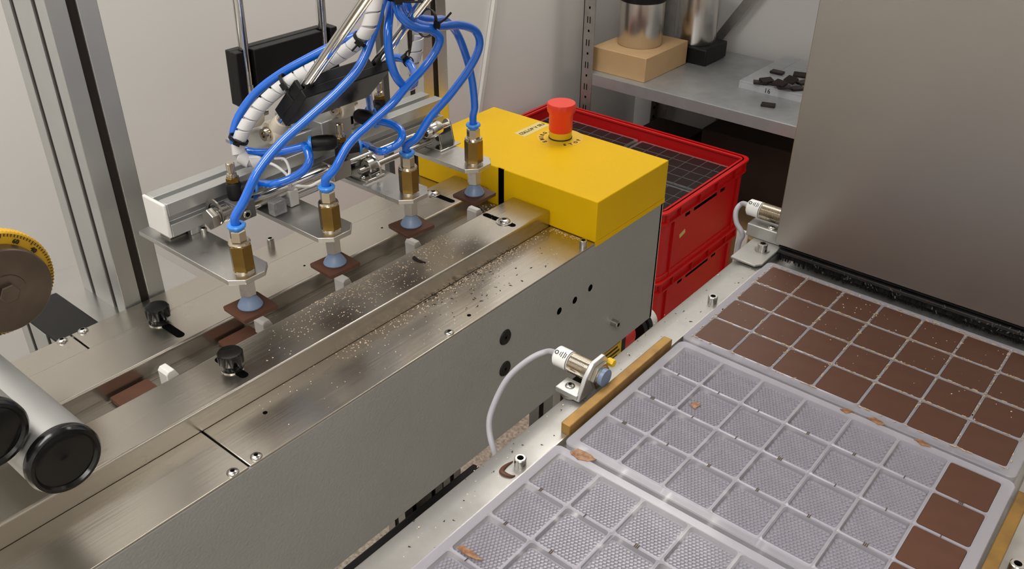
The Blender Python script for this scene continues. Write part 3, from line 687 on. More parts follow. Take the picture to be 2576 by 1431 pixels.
# parallel arms: rods, black spacer boards and ivory rod ends
def rod_end(j, d, parent, axis=Vector((0, 1, 0))):
    e = part(MB().lathe([(.0042, -.0075), (.0108, -.0075), (.0118, -.0055), (.0118, .0055), (.0108, .0075), (.0042, .0075)], j, axis, 28), 'rod_end', 'ivory', parent)
    part(MB().cyl(j + d * .009, j + d * .0215, .0088, .0070, n=24), 'rod_end_neck', 'ivory', e)
    part(MB().cyl(j + d * .0215, j + d * .034, .0058, n=18), 'stud', 'chrome', e)
    part(MB().lathe([(0, 0), (.0072, 0), (.0072, .002), (.0062, .002), (.0062, .0062), (.0028, .0062), (.0024, .003), (0, .003)], j - axis * .0072, -axis, 20), 'pivot_bolt', 'nickel', e)
    part(MB().cyl(j - axis * .006, j + axis * .018, .0040, n=16), 'pivot_pin', 'nickel', e)
def arm(j1, j2, top1, board0, board1, bt, R=.0050, front=1, mg=.014):
    """two parallel rods from the joints j1, j2 along d and a black board clamped on them between distances board0..board1"""
    d = (top1 - j1).normalized(); y = Vector((0, 1, 0)); nrm = d.cross(y).normalized()
    if nrm.dot(CAM - j1) * front < 0: nrm = -nrm
    L = (top1 - j1).length + .05
    for j in (j1, j2):
        rod_end(j, d, rb)
        part(MB().cyl(j + d * (board0 - .012), j + d * L, R, n=20), 'arm_rod', 'chrome', rb)
    m0 = (j1 + j2) / 2 + d * ((board0 + board1) / 2); hw_ = (j2 - j1).length / 2; hl = (board1 - board0) / 2
    bo = part(MB().obox(m0 - nrm * bt, y, d, nrm, hw_ + mg, hl, bt * .6), 'arm_board', 'black_plastic', rb, bevel=.001)
    part(MB().obox(m0 + nrm * bt * .25, y, d, nrm, hw_ - R - .0015, hl - .0008, bt * .75), 'board_web', 'black_plastic', bo, bevel=.001)
    for s in (-1, 1):
        part(MB().obox(m0 + nrm * bt * .25 + y * (s * (hw_ + (R + mg) / 2 + .0004)), y, d, nrm, (mg - R) / 2, hl, bt * .75), 'board_lip', 'black_plastic', bo, bevel=.001)
jB1 = uz(690, 330, .122); jB2 = Vector((jB1.x, jB1.y + .0880, jB1.z))
tB = uy(918, 0, jB1.y)
arm(jB1, jB2, tB, .034, .086, .0075, front=-1, mg=.009)
jA1 = uz(634, 292, .122); jA2 = Vector((jA1.x, jA1.y + .0990, jA1.z))
tA = uy(597, 0, jA1.y)
arm(jA1, jA2, tA, .014, .070, .0070, R=.0050)
# robot top plate out of view carries the rods
part(MB().box(-.552, tB.x + .42, -.384, jA2.y + .08, .62, .64), 'head_plate', 'aluminium_plate', rb)
for (p_, q_) in ((jA1, tA), (jA2, tA + (jA2 - jA1))):
    d = (q_ - p_).normalized(); e0 = p_ + d * ((q_ - p_).length + .045); part(MB().cyl(e0, p_ + d * ((.62 - p_.z) / d.z), .0052, n=16), 'arm_rod', 'chrome', rb)
for (p_, q_) in ((jB1, tB), (jB2, tB + (jB2 - jB1))):
    d = (q_ - p_).normalized(); e0 = p_ + d * ((q_ - p_).length + .045); part(MB().cyl(e0, p_ + d * ((.62 - p_.z) / d.z), .0052, n=16), 'arm_rod', 'chrome', rb)

# flow-control fittings: black elbow, brass adjusting screw
def elbow(base, outd, parent=rb):
    base = Vector(base); outd = Vector(outd).normalized()
    e = part(MB().lathe([(0, 0), (.0055, 0), (.0072, .002), (.0072, .016), (.0060, .018), (0, .018)], base, n=20), 'flow_valve', 'black_plastic', parent)
    part(hexp(.0066, .018, .0235, base, ch=.0006), 'valve_hex', 'olive_brass', e)
    part(MB().lathe([(0, .0235), (.0048, .0235), (.0048, .027), (.0030, .028), (.0030, .0305), (.0042, .031), (.0042, .0375), (.0036, .0382), (0, .0382)], base, n=18), 'adjust_screw', 'nickel', e)
    p = base + Vector((0, 0, .0095))
    part(MB().lathe([(.0055, .004), (.0064, .007), (.0064, .018), (0, .018)], p, outd, 20), 'valve_arm', 'black_plastic', e)
    part(MB().lathe([(.0042, .018), (.0074, .0185), (.0078, .0195), (.0074, .0208), (.0044, .0212)], p, outd, 24), 'release_ring', 'blue_ring', e)
    return p + outd * .019
e1 = elbow((-.4500, -.2960, .0705), (.30, .95, 0))
e2 = elbow((-.4435, -.1660, .0725), (.45, .89, 0))
e3 = elbow((-.4800, -.0750, .0850), (.25, -.95, 0))
def plug_fit(p, d):
    p = Vector(p); d = Vector(d).normalized()
    f = part(MB().lathe([(.0066, .001), (.0072, .002), (.0078, .006), (.0078, .016), (.0070, .022), (.0045, .0250), (0, .0255)], p, d, 22), 'push_fitting', 'black_plastic', rb)
    part(MB().lathe([(.0042, -.002), (.0076, -.0018), (.0080, -.0006), (.0076, .001), (.0044, .0012)], p, d, 24), 'release_ring', 'blue_ring', f)
    return p

# ================================================================== HOSES
HR = .0041
def up_(p): return [p, p + Vector((.015, .008, .10)), Vector((p.x + .03, p.y + .02, .62))]     # on up to the robot head
def hose(label, pts, r=HR, material='blue_hose', name='air_hose', k=10):
    o = part(MB().tube(spline(pts, k), r, 14), name, material); return tag(o, label, 'hose')
def tie(c, d, r, parent, tail=None, name='cable_tie'):
    c = Vector(c); d = Vector(d).normalized()
    w0 = .0016
    m = MB().lathe([(r, -w0), (r + .0009, -w0), (r + .0009, w0), (r, w0), (r, -w0)], c, d, 24)
    u = (CAM - c); u = (u - d * u.dot(d)).normalized(); v = d.cross(u)
    m.obox(c + u * (r + .002), d, v, u, .0024, .0032, .0022)
    if tail is not None: m.tube([c + u * (r + .002), c + u * (r + .006) + Vector(tail) * .5, c + u * (r + .006) + Vector(tail)], .0010, 6)
    return part(m, name, 'black_plastic', parent)
P4 = [Vector((x, y, .0865)) for x, y in PICK]
Z = Vector((0, 0, 1))
h1 = hose('blue air hose from the suction cup by the black knobs up to the bundle', [P4[0], P4[0] + Z * .010, at(614, 505, .775), at(650, 430, .775), at(705, 362, .78), at(775, 298, .785), at(850, 230, .79), at(905, 165, .79), at(938, 85, .79), at(957, 20, .79), *up_(at(975, -60, .79))])
h2 = hose('blue air hose from the second suction cup past the knobs, curling under the bundle', [P4[1], P4[1] + Z * .010, at(842, 425, .84), at(878, 362, .84), at(930, 312, .84), at(985, 262, .84), at(1025, 215, .845), at(1065, 172, .85), at(1096, 128, .85), at(1106, 95, .845), at(1085, 76, .835), at(1050, 70, .82), at(1018, 52, .81), at(1000, 20, .805), *up_(at(995, -60, .80))])
h3 = hose('blue air hose from the third suction cup, arching widest under the bundle tie', [P4[2], P4[2] + Z * .010, at(1050, 345, .91), at(1085, 292, .905), at(1135, 235, .90), at(1182, 170, .895), at(1206, 115, .89), at(1196, 78, .88), at(1160, 63, .865), at(1115, 66, .85), at(1070, 66, .83), at(1030, 48, .82), at(1012, 15, .812), *up_(at(1006, -60, .80))])
h4 = hose('blue air hose from the suction cup by the yellow housing up to the tie', [P4[3], P4[3] + Z * .012, at(1194, 265, .975), at(1187, 200, .965), at(1172, 140, .95), at(1150, 85, .93), at(1120, 52, .90), at(1085, 50, .865), at(1040, 40, .84), at(1024, 10, .825), *up_(at(1018, -60, .81))])
h5 = hose('blue air hose hanging in a loop below the bundle, turning back behind', [*up_(at(990, -60, .83))[::-1], at(982, 15, .825), at(976, 80, .82), at(980, 140, .825), at(995, 190, .835), at(1020, 218, .85), at(1040, 212, .87), at(1042, 185, .885), at(1030, 160, .895), at(1008, 146, .905), at(975, 148, .92), at(945, 165, .935), at(925, 205, .945), e3])
h6 = hose('blue air hose running along the white spiral wrap over the black board', [*up_(at(968, -60, .80))[::-1], at(948, 45, .815), at(908, 82, .825), at(843, 112, .83), at(772, 148, .835), at(705, 186, .84), at(645, 232, .845), at(602, 290, .85), at(587, 340, .855), at(597, 370, .862), at(622, 380, .866)])
pf = plug_fit(at(783, 362, .862), (.7, .72, .05))
h7 = hose('blue air hose from the spiral wrap to the black push fitting', [at(622, 380, .866), at(650, 384, .864), at(700, 382, .862), at(750, 372, .862), pf])
h8 = hose('blue air hose looping from the black valve elbow back below the push fitting', [e1, e1 + Vector((.30, .95, 0)) * .008, at(690, 463, .855), at(735, 448, .852), at(768, 425, .850), at(779, 400, .850), at(773, 378, .853), at(766, 366, .862)])
pf2 = plug_fit(at(948, 303, .905), (-.9, -.3, .1))
h9 = hose('blue air hose looping in front of the beam between two black fittings', [e2, e2 + Vector((.45, .89, 0)) * .008, at(955, 381, .885), at(990, 370, .885), at(1010, 350, .885), at(1008, 328, .89), at(985, 312, .895), pf2])
# white spiral wrap: a dark core and a helical band
wrap = [*up_(at(958, -60, .775))[::-1], at(945, 0, .78), at(930, 60, .785), at(908, 98, .79), at(868, 130, .80), at(815, 160, .81), at(760, 188, .82), at(705, 222, .825), at(660, 262, .83), at(626, 305, .835), at(607, 340, .84), at(600, 368, .845), at(606, 392, .85), at(630, 406, .855), at(655, 405, .86)]
ws = thing('spiral_wrap', 'white translucent spiral wrap bundling cables down to the beam', 'cable wrap', wrap[6])
WP = spline(wrap, 16)
part(MB().tube(WP, .0048, 12), 'core', 'wrap_core', ws)
def helix(path, r, pitch, frac):
    m = MB(); T = [(path[min(i + 1, len(path) - 1)] - path[max(i - 1, 0)]).normalized() for i in range(len(path))]
    # resample finely with transported frame
    u = T[0].orthogonal().normalized(); s = 0.0; prev = None
    fr = []
    for i in range(len(path)):
        if i: q = T[i - 1].rotation_difference(T[i]); u = q @ u; s += (path[i] - path[i - 1]).length
        fr.append((s, path[i], T[i], u.copy()))
    Ltot = s; n = int(Ltot / pitch * 18); j = 0
    for k in range(n):
        s = Ltot * k / (n - 1)
        while j < len(fr) - 2 and fr[j + 1][0] < s: j += 1
        a, b = fr[j], fr[j + 1]; t = (s - a[0]) / max(1e-9, b[0] - a[0])
        c = a[1].lerp(b[1], t); tt = a[2].lerp(b[2], t).normalized(); uu = a[3].lerp(b[3], t).normalized(); vv = tt.cross(uu)
        th = 2 * PI * s / pitch; e = uu * math.cos(th) + vv * math.sin(th)
        hw = pitch * frac / 2; o = len(m.v)
        m.v += [c + e * r - tt * hw, c + e * (r + .0009) - tt * hw * .9, c + e * (r + .0009) + tt * hw * .9, c + e * r + tt * hw]
        if k: m.f += [[o - 4 + i, o - 3 + i, o + 1 + i, o + i] for i in range(3)]
    return m
part(helix(WP, .0056, .0125, .93), 'wrap_band', 'clear_wrap', ws)
wrap2 = spline([at(1052, 90, .93), at(1050, 120, .935), at(1043, 150, .94), at(1035, 172, .945)], 16)
w2 = thing('spiral_wrap', 'short piece of white spiral wrap hanging behind the looped hose', 'cable wrap', wrap2[20])
part(MB().tube(wrap2, .0045, 12), 'core', 'wrap_core', w2); part(helix(wrap2, .0052, .0125, .93), 'wrap_band', 'clear_wrap', w2)
# thin white signal wires by the cylinder
for lb, pts in (('thin white wire crossing down to the cylinder switch', [at(655, 405, .862), at(690, 415, .862), at(720, 438, .865), at(728, 455, .868), Vector((-.441, -.236, .060))]),
                ('thin white wire bending in an arc behind the looped hose', [at(690, 398, .866), at(715, 400, .866), at(728, 425, .868), at(727, 448, .868), Vector((-.441, -.239, .062))]),
                ('thin white wire sagging along the air cylinder', [Vector((-.443, -.236, .060)), at(745, 468, .872), at(780, 468, .875), at(815, 450, .878), Vector((-.4435, -.190, .0535))])):
    hose(lb, pts, .0015, 'white_plastic', 'signal_wire')
# cable ties
tie(at(910, 100, .79), at(868, 130, .80) - at(930, 60, .785), .0078, ws, tail=(-.004, -.004, -.006))
tie(at(722, 212, .824), at(705, 222, .825) - at(760, 188, .82), .0098, ws, tail=(.008, .004, -.012))
tie(at(600, 350, .842), at(600, 368, .845) - at(626, 305, .835), .0085, ws, tail=(-.003, -.002, .006))
tie(at(1074, 58, .842), at(1115, 66, .85) - at(1030, 48, .82), .0125, h3, tail=(.008, .008, .012))
tie(at(1004, -6, .806), Vector((.05, .1, 1)), .0135, h3, tail=(.02, .01, .002))
tie(at(1027, 155, .898), at(1042, 185, .885) - at(1008, 146, .905), .0046, h5, tail=(.006, .006, .006))

# ================================================================== RED CRATES
RZ = -.405; CW, CD, CH = .600, .400, .1750
kx1 = -.560; kx0 = kx1 - CW; ky0 = .765; ky1 = ky0 + CD
def crate(z_top, label):
    t = thing('crate', label, 'crate', ((kx0 + kx1) / 2, (ky0 + ky1) / 2, z_top - CH), 'stacked red plastic crates')
    zb = z_top - CH; tk = .0035; cx, cy = (kx0 + kx1) / 2, (ky0 + ky1) / 2
    def ring(a_out, a_in, z0, z1, r):
        m = MB(); o = [(cx + x, cy + y) for x, y in rounded(CW - 2 * a_out, CD - 2 * a_out, r, 4)]; i_ = [(cx + x, cy + y) for x, y in rounded(CW - 2 * a_in, CD - 2 * a_in, max(.002, r - (a_in - a_out)), 4)]
        n = len(o); vs = [(x, y, z0) for x, y in o] + [(x, y, z1) for x, y in o] + [(x, y, z1) for x, y in i_] + [(x, y, z0) for x, y in i_]
        return m.add(vs, [(g * n + q, g * n + (q + 1) % n, ((g + 1) % 4) * n + (q + 1) % n, ((g + 1) % 4) * n + q) for g in range(4) for q in range(n)])
    part(ring(.009, .0125, zb, z_top, .020), 'wall', 'red_plastic', t)
    part(ring(.0, .0185, z_top - .006, z_top, .022), 'rim', 'red_plastic', t, bevel=.0012)
    part(ring(.002, .010, z_top - .0325, z_top - .028, .022), 'flange', 'red_plastic', t)
    part(ring(.006, .0125, zb, zb + .012, .020), 'foot', 'red_plastic', t, bevel=.001)
    part(MB().box(kx0 + .012, kx1 - .012, ky0 + .012, ky1 - .012, zb + .001, zb + .005), 'bottom', 'red_plastic', t)
    for y in (ky0 + .025, ky0 + .075, ky0 + .16, ky0 + .24, ky0 + .325, ky0 + .375):    # ribs on the end wall
        part(MB().box(kx1 - .0095, kx1 - .002, y - .0012, y + .0012, z_top - .03, z_top - .004), 'rib', 'red_plastic', t)
    for y in (ky0 + .055, ky0 + .345): part(MB().box(kx1 - .0095, kx1 - .003, y - .0015, y + .0015, zb, z_top - .03), 'rib', 'red_plastic', t)
    for (y, w) in ((ky0 + .12, .010), (ky0 + .20, .052), (ky0 + .28, .010)):
        part(MB().box(kx1 - .0092, kx1 - .0086, y - w, y + w, z_top - .048, z_top - .038), 'grip_slot', 'black_hole', t)
    return t
cr1 = crate(RZ, 'top red plastic crate holding molds of dark chocolate')
part(MB().obox((kx1 - .0086, ky0 + .105, RZ - .088), Vector((1, 0, 0)), Vector((0, 1, .25)).normalized(), Vector((0, -.25, 1)).normalized(), .0004, .012, .005), 'label_scrap', 'sticker_clear', cr1)
crate(RZ - CH, 'middle red plastic crate directly under the one with dark chocolate')
crate(RZ - 2 * CH, 'bottom red plastic crate of the stack standing on the floor')
# molds of dark chocolate inside the top crate
zc = RZ - .030; gx = (kx0 + kx1) / 2; gy = (ky0 + ky1) / 2
for sx in (-1, 1):
    for sy in (-1, 1):
        mx, my = gx + sx * .1420, gy + sy * .0905
        cn = ('wall', 'tunnel')[sx > 0] + ' and ' + ('yellow housing', 'shelf')[sy > 0]
        mold(mx, my, 'clear mold of dark chocolate in the red crate, nearest the ' + cn, zc, False, 'molds in the red crate')
        for (i, j) in allc:
            x, y = cell(mx, my, i, j); choc((x, y, zc - .0034), 'dark chocolate square in the crate mold nearest the ' + cn, 'dark chocolate squares in the red crate', CH_D)
part(MB().box(kx0 + .016, kx1 - .016, ky0 + .016, ky1 - .016, zc - .017, zc - .0112), 'liner_board', 'dark_cardboard', cr1)

# ================================================================== SHELVING AGAINST THE BACK WALL
sh = thing('shelving_unit', 'galvanised slotted-angle shelving unit against the white back wall', 'shelving', (-.75, 1.42, ZF))
SZ = -.3200; SY0, SY1 = 1.205, 1.625; SXA, SXB = -1.088, -.06
def upright(x, y, sx, sy):
    m = MB(); tk = .0022; L = .036
    m.box(min(x, x + sx * L), max(x, x + sx * L), min(y, y + sy * tk), max(y, y + sy * tk), ZF, 1.3)
    m.box(min(x, x + sx * tk), max(x, x + sx * tk), min(y, y + sy * L), max(y, y + sy * L), ZF, 1.3)
    u = part(m, 'upright', 'galvanised', sh)
    hm = MB(); z = -.75; k = 0
    yf = y - .0003 if sy > 0 else y + .0003
    while z < .25:
        if k % 2 == 0: hm.box(x + sx * .016, x + sx * .021, yf - .0001, yf + .0001, z, z + .006)
        else:
            hm.box(x + sx * .012, x + sx * .0145, yf - .0001, yf + .0001, z - .007, z + .010); hm.box(x + sx * .020, x + sx * .0225, yf - .0001, yf + .0001, z - .007, z + .010)
        xf = x + sx * (tk + .0002)
        hm.box(xf - .0001, xf + .0001, y + sy * .014, y + sy * .024, z, z + .008)
        z += .030; k += 1
    o = part(hm, 'slots', 'black_hole', u, smooth=False); o['kind'] = 'stuff'
upright(SXA - .010, SY0 - .002, 1, 1); upright(SXA - .010, SY1, 1, -1)
upright(SXB, SY0 - .002, -1, 1); upright(SXB, SY1, -1, -1)
def shelf(z):
    m = MB().box(SXA, SXB, SY0, SY1, z - .0015, z)
    m.box(SXA, SXB, SY0, SY0 + .0015, z - .030, z - .0015); m.box(SXA, SXB, SY0 + .0015, SY0 + .012, z - .030, z - .0285)
    m.box(SXA, SXB, SY1 - .0015, SY1, z - .030, z - .0015)
    s_ = part(m, 'shelf', 'shelf_steel', sh, bevel=.0005)
    part(MB().box(SXA, SXB, SY0 + .003, SY0 + .19, z - .0002, z + .0008), 'shelf_overlap', 'shelf_steel', s_, bevel=.0003)
    part(MB().box(-.8800, -.8600, SY0 + .05, SY1 - .002, z - .032, z - .002), 'shelf_stiffener', 'galvanised', s_)
shelf(SZ); shelf(.30); shelf(-.88)
a = uy(1800, 105, SY1 - .008); b = uy(1885, 0, SY1 - .008); d = (b - a).normalized()
part(MB().obox(a + d * .12, d, Vector((0, 1, 0)).cross(d).normalized(), Vector((0, 1, 0)), .40, .013, .0012), 'diagonal_brace', 'galvanised', sh)
part(MB().box(-.880, -.845, SY1 - .024, SY1 - .002, ZF, SZ - .033), 'middle_post', 'galvanised', sh)
ZS = SZ + .0008
bx = part(MB().box(-1.084, -.916, 1.232, 1.445, ZS, ZS + .0640), 'cardboard_box', 'cardboard', bevel=.0015)
tag(bx, 'plain tan cardboard box on the galvanised shelf with a steel canister on it', 'box')
def canister(x, y, z, R, h, label):
    t = thing('canister', label, 'canister', (x, y, z))
    part(MB().lathe([(0, 0), (R * .96, 0), (R, .004), (R, h), (0, h)], (x, y, z), n=56), 'body', 'can_steel', t)
    part(MB().lathe([(R, h - .002), (R * 1.03, h), (R * 1.03, h + .02), (R * .9, h + .025), (0, h + .025)], (x, y, z), n=56), 'lid', 'black_plastic', t)
canister(-1.005, 1.338, ZS + .0640, .0600, .118, 'shiny steel canister standing on the tan cardboard box')
bb = tag(part(MB().box(-.985, -.862, 1.455, 1.575, ZS, ZS + .045), 'base_stand', 'black_plastic', bevel=.004), 'black base under the second steel canister on the shelf', 'stand')
canister(-.928, 1.512, ZS + .045, .0530, .140, 'shiny steel canister standing on the black base')
# acrylic mold tray with loose dark pieces
tx0, tx1, ty0, ty1 = -.712, -.44, 1.362, 1.632
tr = thing('mold_tray', 'clear acrylic mold tray on the shelf scattered with dark chocolate pieces', 'tray', ((tx0 + tx1) / 2, (ty0 + ty1) / 2, ZS))
part(MB().box(tx0, tx1, ty0, ty1, ZS + .016, ZS + .0195), 'deck', 'acrylic', tr, bevel=.0008)
for (x0_, x1_, y0_, y1_) in ((tx0, tx1, ty0, ty0 + .003), (tx0, tx1, ty1 - .003, ty1), (tx0, tx0 + .003, ty0 + .003, ty1 - .003), (tx1 - .003, tx1, ty0 + .003, ty1 - .003)):
    part(MB().box(x0_, x1_, y0_, y1_, ZS, ZS + .016), 'side', 'acrylic', tr)
for k in range(1, 6):
    x = tx0 + (tx1 - tx0) * k / 6; part(MB().box(x - .001, x + .001, ty0 + .004, ty1 - .004, ZS + .0195, ZS + .0205), 'deck_rib', 'acrylic', tr)
for k in range(1, 7):
    y = ty0 + (ty1 - ty0) * k / 7; part(MB().box(tx0 + .004, tx1 - .004, y - .001, y + .001, ZS + .0195, ZS + .0202), 'deck_rib', 'acrylic', tr)
q = uy(1927, 248, ty0 - .0006); text('16', .017, (q.x, ty0 - .0006, ZS + .0085), (1, 0, 0), (0, 0, 1), 'ink', tr)
zt = ZS + .0208
DP = choc_mesh('dark_piece', .034, .022, .0055, 'dark_chocolate')
lay = {}
for k, (px, py, rz, lv, rx) in enumerate(((1955, 184, 0, 0, 0), (1912, 210, .5, 0, 0), (1928, 206, 1.0, 1, .2), (1945, 212, .2, 0, 0), (1972, 222, .7, 1, 0), (1990, 206, -.4, 1, .45), (2012, 192, .3, 0, .2), (2005, 225, .9, 0, 0), (1962, 214, -.3, 2, .3), (2020, 210, 1.2, 0, 0))):
    q = uz(px, py, zt + lv * .005)
    choc((q.x, q.y, zt + lv * .0052 + abs(rx) * .006), 'loose dark chocolate piece lying on the acrylic tray', 'dark pieces on the acrylic tray', DP, rz, rx, name='chocolate_piece')
q = uz(1932, 267, ZS); choc((q.x, q.y, ZS + .0004), 'single dark chocolate piece on the shelf before the acrylic tray', None, DP, .3, name='chocolate_piece')
# boxes below the shelf
tag(part(MB().box(-.82, -.30, 1.24, 1.60, -.8795, -.66), 'carton', 'cardboard', bevel=.003), 'wide tan carton on the bottom shelf below the acrylic tray', 'box')
tag(part(MB().box(-.82, -.30, 1.40, 1.60, -.66, -.47), 'storage_box', 'dark_cardboard', bevel=.004), 'dark brown storage box standing on the tan carton', 'box')
tag(part(MB().box(-1.06, -.90, 1.24, 1.58, -.8795, -.55), 'storage_box', 'dark_cardboard', bevel=.004), 'narrow dark brown storage box on the bottom shelf below the cardboard box', 'box')
q = at(1866, 600, 1.95)
tag(part(MB().box(q.x - .012, q.x + .012, q.y - .004, q.y + .004, ZF, q.z + .02), 'white_board', 'white_plastic', bevel=.001), 'narrow white board standing on edge by the red crates', 'board')

# ================================================================== THINGS UNDER THE MACHINE
dr = thing('drive_motor', 'black drive motor with a yellow warning sticker below the machine', 'motor', (-.46, .34, ZF))
part(MB().box(-.53, -.4005, .285, .385, ZF, -.385), 'housing', 'black_plastic', dr, bevel=.006)
ws_ = part(MB().box(-.4006, -.3998, .308, .366, -.480, -.408), 'warning_sticker', 'yellow_plain', dr)
text('OPOZORILO', .0098, (-.3995, .337, -.418), (0, 1, 0), (0, 0, 1), 'ink', ws_)
for k in range(5): part(MB().box(-.3999, -.3995, .314, .360 - .006 * (k % 2), -.434 - k * .009, -.430 - k * .009), 'text_line', 'ink', ws_)
part(MB().cyl((-.435, .385, -.455), (-.435, .418, -.455), .032, n=28), 'red_knob', 'red_plastic', dr)
part(MB().lathe([(0, 0), (.024, 0), (.024, .010), (.019, .012), (.019, .016), (.024, .018), (.024, .028), (0, .028)], (-.420, .436, -.455), (0, 1, 0), 28), 'coupling', 'black_plastic', dr)
part(MB().lathe([(0, 0), (.0225, 0), (.0225, .018), (.019, .022), (0, .022)], (-.420, .464, -.455), (0, 1, 0), 28), 'coupling_cap', 'white_plastic', dr)
part(MB().cyl((-.427, .400, -.455), (-.427, .440, -.455), .011, n=16), 'shaft', 'steel_dull', dr)
tag(part(MB().box(-.50, -.14, -.52, .09, ZF, -.58), 'control_cabinet', 'black_plastic', bevel=.004), 'black cabinet on the floor under the conveyor machine', 'cabinet')

# ================================================================== CRUMBS, FLAKES AND SMEARS
def crumbs(name, spots, z, material, smin, smax, label, aspect=1.6):
    m = MB()
    for (x, y) in spots:
        s_ = random.uniform(smin, smax); a = random.uniform(0, PI); u = Vector((math.cos(a), math.sin(a), 0)); v = Vector((-math.sin(a), math.cos(a), 0)); e = random.uniform(1, aspect)
        c = Vector((x, y, z)); h = s_ * .8
        m.add([c + u * s_ * e, c - u * s_ * e * .8 + v * s_ * .7, c - u * s_ * .6 * e - v * s_ * .8, c + Z * h + u * s_ * .1], [(0, 2, 1), (0, 1, 3), (1, 2, 3), (2, 0, 3)])
    o = part(m, name, material, smooth=False); o['kind'] = 'stuff'; tag(o, label, 'crumbs'); return o
sp1 = []
for _ in range(420):
    y = random.triangular(-.37, .01, -.17); x = random.uniform(-.381, -.330); sp1.append((x, y))
for c_, n_ in (((-.372, -.245), 90), ((-.365, -.205), 60), ((-.372, -.10), 70), ((-.362, -.05), 50), ((-.36, -.30), 50)):
    for _ in range(n_): sp1.append((min(-.329, max(-.3815, random.gauss(c_[0], .009))), random.gauss(c_[1], .020)))
crumbs('crumb', sp1, ZR, 'crumb_pale', .0003, .0008, 'pale chocolate crumbs sprinkled on the front guide rail')
sp2 = []
for _ in range(520):
    y = random.triangular(-.40, .045, -.08); x = -.3235 + abs(random.gauss(0, .010)) if random.random() < .75 else random.uniform(-.323, -.262)
    sp2.append((min(x, -.260), y))
for _ in range(200): sp2.append((-.3225 + abs(random.gauss(0, .0028)), random.triangular(-.20, .03, -.10)))
for _ in range(120): sp2.append((random.uniform(-.318, -.262), .0455 - abs(random.gauss(0, .005))))
crumbs('crumb', sp2, ZP, 'crumb_pale', .0003, .0008, 'pale chocolate crumbs gathered along the foot of the front guide rail')
sp3 = [(random.uniform(-.3225, -.268), random.triangular(-.25, .02, -.10)) for _ in range(70)] + [(-.3225 + abs(random.gauss(0, .003)), random.triangular(-.2, 0, -.1)) for _ in range(50)]
crumbs('flake', sp3, ZP, 'crumb_dark', .0004, .0014, 'dark chocolate flakes lying on the front cover plate', 2.6)
crumbs('flake', [(random.gauss(-.405, .010), random.gauss(.018, .010)) for _ in range(90)], ZG + .0006, 'crumb_dark', .0005, .0022, 'dark flakes piled at the end of the groove', 3.0)
crumbs('crumb', [(random.gauss(-.405, .011), random.gauss(.025, .010)) for _ in range(160)], ZG + .0006, 'crumb_pale', .0005, .0014, 'pale crumbs piled at the end of the groove')
crumbs('flake', [(random.uniform(-.0775, -.0480), random.uniform(-.46, .03)) for _ in range(60)], ZRL, 'crumb_dark', .0003, .0010, 'dark flecks scattered on the galvanised rail', 2.4)
crumbs('crumb', [(random.uniform(-.0775, -.0480), random.uniform(-.46, .03)) for _ in range(70)], ZRL, 'crumb_pale', .0003, .0008, 'pale specks scattered on the galvanised rail')
sp4 = [(random.uniform(-.035, .225), random.triangular(-.115, .045, .04)) for _ in range(150)]
crumbs('crumb', sp4, .0002, 'crumb_pale', .0003, .0008, 'pale specks on the full chocolate mold')
# cocoa residue on the ribs of the full mold and dark marks on the emptied ones
m = MB()
for i in range(8):
    for j in range(5):
        for (dx_, dy_) in ((1, 0), (0, 1)):
            if (dx_ and i == 7) or (dy_ and j == 4): continue
            for _ in range(16):
                t_ = random.random()
                if random.random() < (.72 - .12 * j): continue
                x = M1[0] + (i - 3.5 + dx_ * t_) * PX + random.gauss(0, .0004); y = M1[1] + (j - 2 + dy_ * t_) * PY + random.gauss(0, .0004)
                m.obox((x, y, .0008), Vector((dx_, dy_, 0)) if random.random() < .85 else Vector((.7, .7, 0)), Vector((-dy_, dx_, 0)), Z, random.uniform(.0006, .0022), random.uniform(.0002, .0005), .00025)
o = part(m, 'rib_residue', 'crust', smooth=False); o['kind'] = 'stuff'; tag(o, 'pale cocoa residue crusted along the ribs of the full mold', 'residue')
m = MB()
for MM in (M2, M3):
    for i in range(7):
        for j in range(1, 4):
            x = MM[0] + (i - 3.05 + random.gauss(0, .05)) * PX; y = MM[1] + (j - 2) * PY
            for k in range(random.choice((1, 1, 2, 3))): m.obox((x + k * .0012, y, .0009), Vector((0, 1, 0)), Vector((1, 0, 0)), Z, .0017, .0003, .0002)
o = part(m, 'cavity_mark', 'ink_brown', smooth=False); o['kind'] = 'stuff'; tag(o, 'small brown tick marks on the ribs of the emptied molds', 'marks')
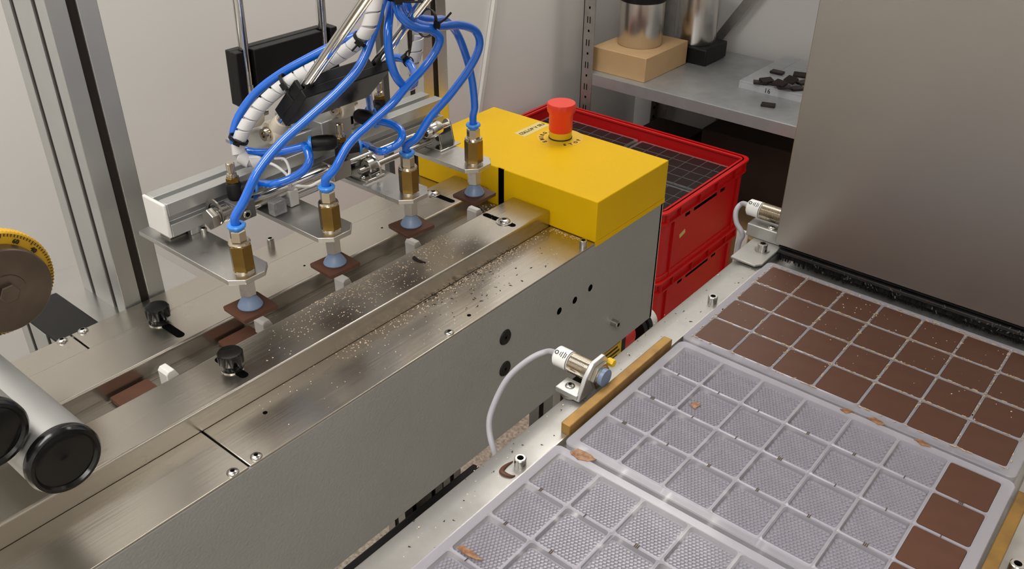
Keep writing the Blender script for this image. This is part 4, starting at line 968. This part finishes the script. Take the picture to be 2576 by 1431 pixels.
def blob(px_pts, z, label, material='smear', h=.0004):
    pts = [uz(px, py, z) for px, py in px_pts]; c = sum(pts, Vector()) / len(pts)
    if sum((pts[i].x * pts[(i + 1) % len(pts)].y - pts[(i + 1) % len(pts)].x * pts[i].y) for i in range(len(pts))) < 0: pts = pts[::-1]
    fine = []
    n = len(pts)
    for i in range(n):
        for t_ in (0, .34, .67): q = pts[i].lerp(pts[(i + 1) % n], t_); fine.append((q.x + random.gauss(0, .0004), q.y + random.gauss(0, .0004)))
    o = part(MB().prism(fine, 'z', z, z + h), 'chocolate_smear', material, smooth=False); return tag(o, label, 'smear')
blob([(1432, 1137), (1455, 1129), (1483, 1143), (1502, 1156), (1478, 1161), (1452, 1155)], .0001, 'brown chocolate smear at the corner of the nearest empty mold')
blob([(1150, 1378), (1163, 1371), (1188, 1387), (1215, 1412), (1197, 1406), (1168, 1394)], .0001, 'long brown chocolate smear between two cavities of the nearest empty mold')
blob([(1735, 1018), (1752, 1009), (1762, 1020), (1748, 1029)], -.0022, 'round brown stain on a honeycomb cavity floor')
blob([(2112, 1030), (2132, 1028), (2150, 1038), (2128, 1039)], .0002, 'small brown smear on the mold border near the full squares')
blob([(2180, 1052), (2200, 1050), (2226, 1068), (2208, 1070)], .0002, 'wider brown smear on the mold border past the small one')
blob([(2298, 1105), (2322, 1108), (2345, 1126), (2320, 1122)], .0002, 'brown smear on the mold border toward the chocolate column')
# curved shard of chocolate on the rail
sh_pts = [uz(px, py, ZRL + .0006) for px, py in ((1290, 1160), (1272, 1172), (1262, 1184), (1268, 1192), (1284, 1198), (1296, 1196))]
tag(part(MB().tube(spline(sh_pts, 6), .0012, 8, rf=lambda t: .0003 + .0017 * math.sin(PI * min(.98, max(.02, t)))), 'chocolate_shard', 'milk_chocolate'), 'curved brown chocolate shard on the rail beside a socket screw', 'chocolate')
fl = [uz(px, py, ZR + .0006) for px, py in ((1041, 648), (1052, 655), (1070, 661))]
tag(part(MB().tube(spline(fl, 5), .0012, 8, rf=lambda t: .0022 - .0012 * t), 'chocolate_shard', 'dark_chocolate'), 'dark tapered chocolate shard lying on the front guide rail', 'chocolate')

# ================================================================== lift everything onto the floor level z = 0
for o in list(S.objects):
    if o.parent is None: o.location.z += H
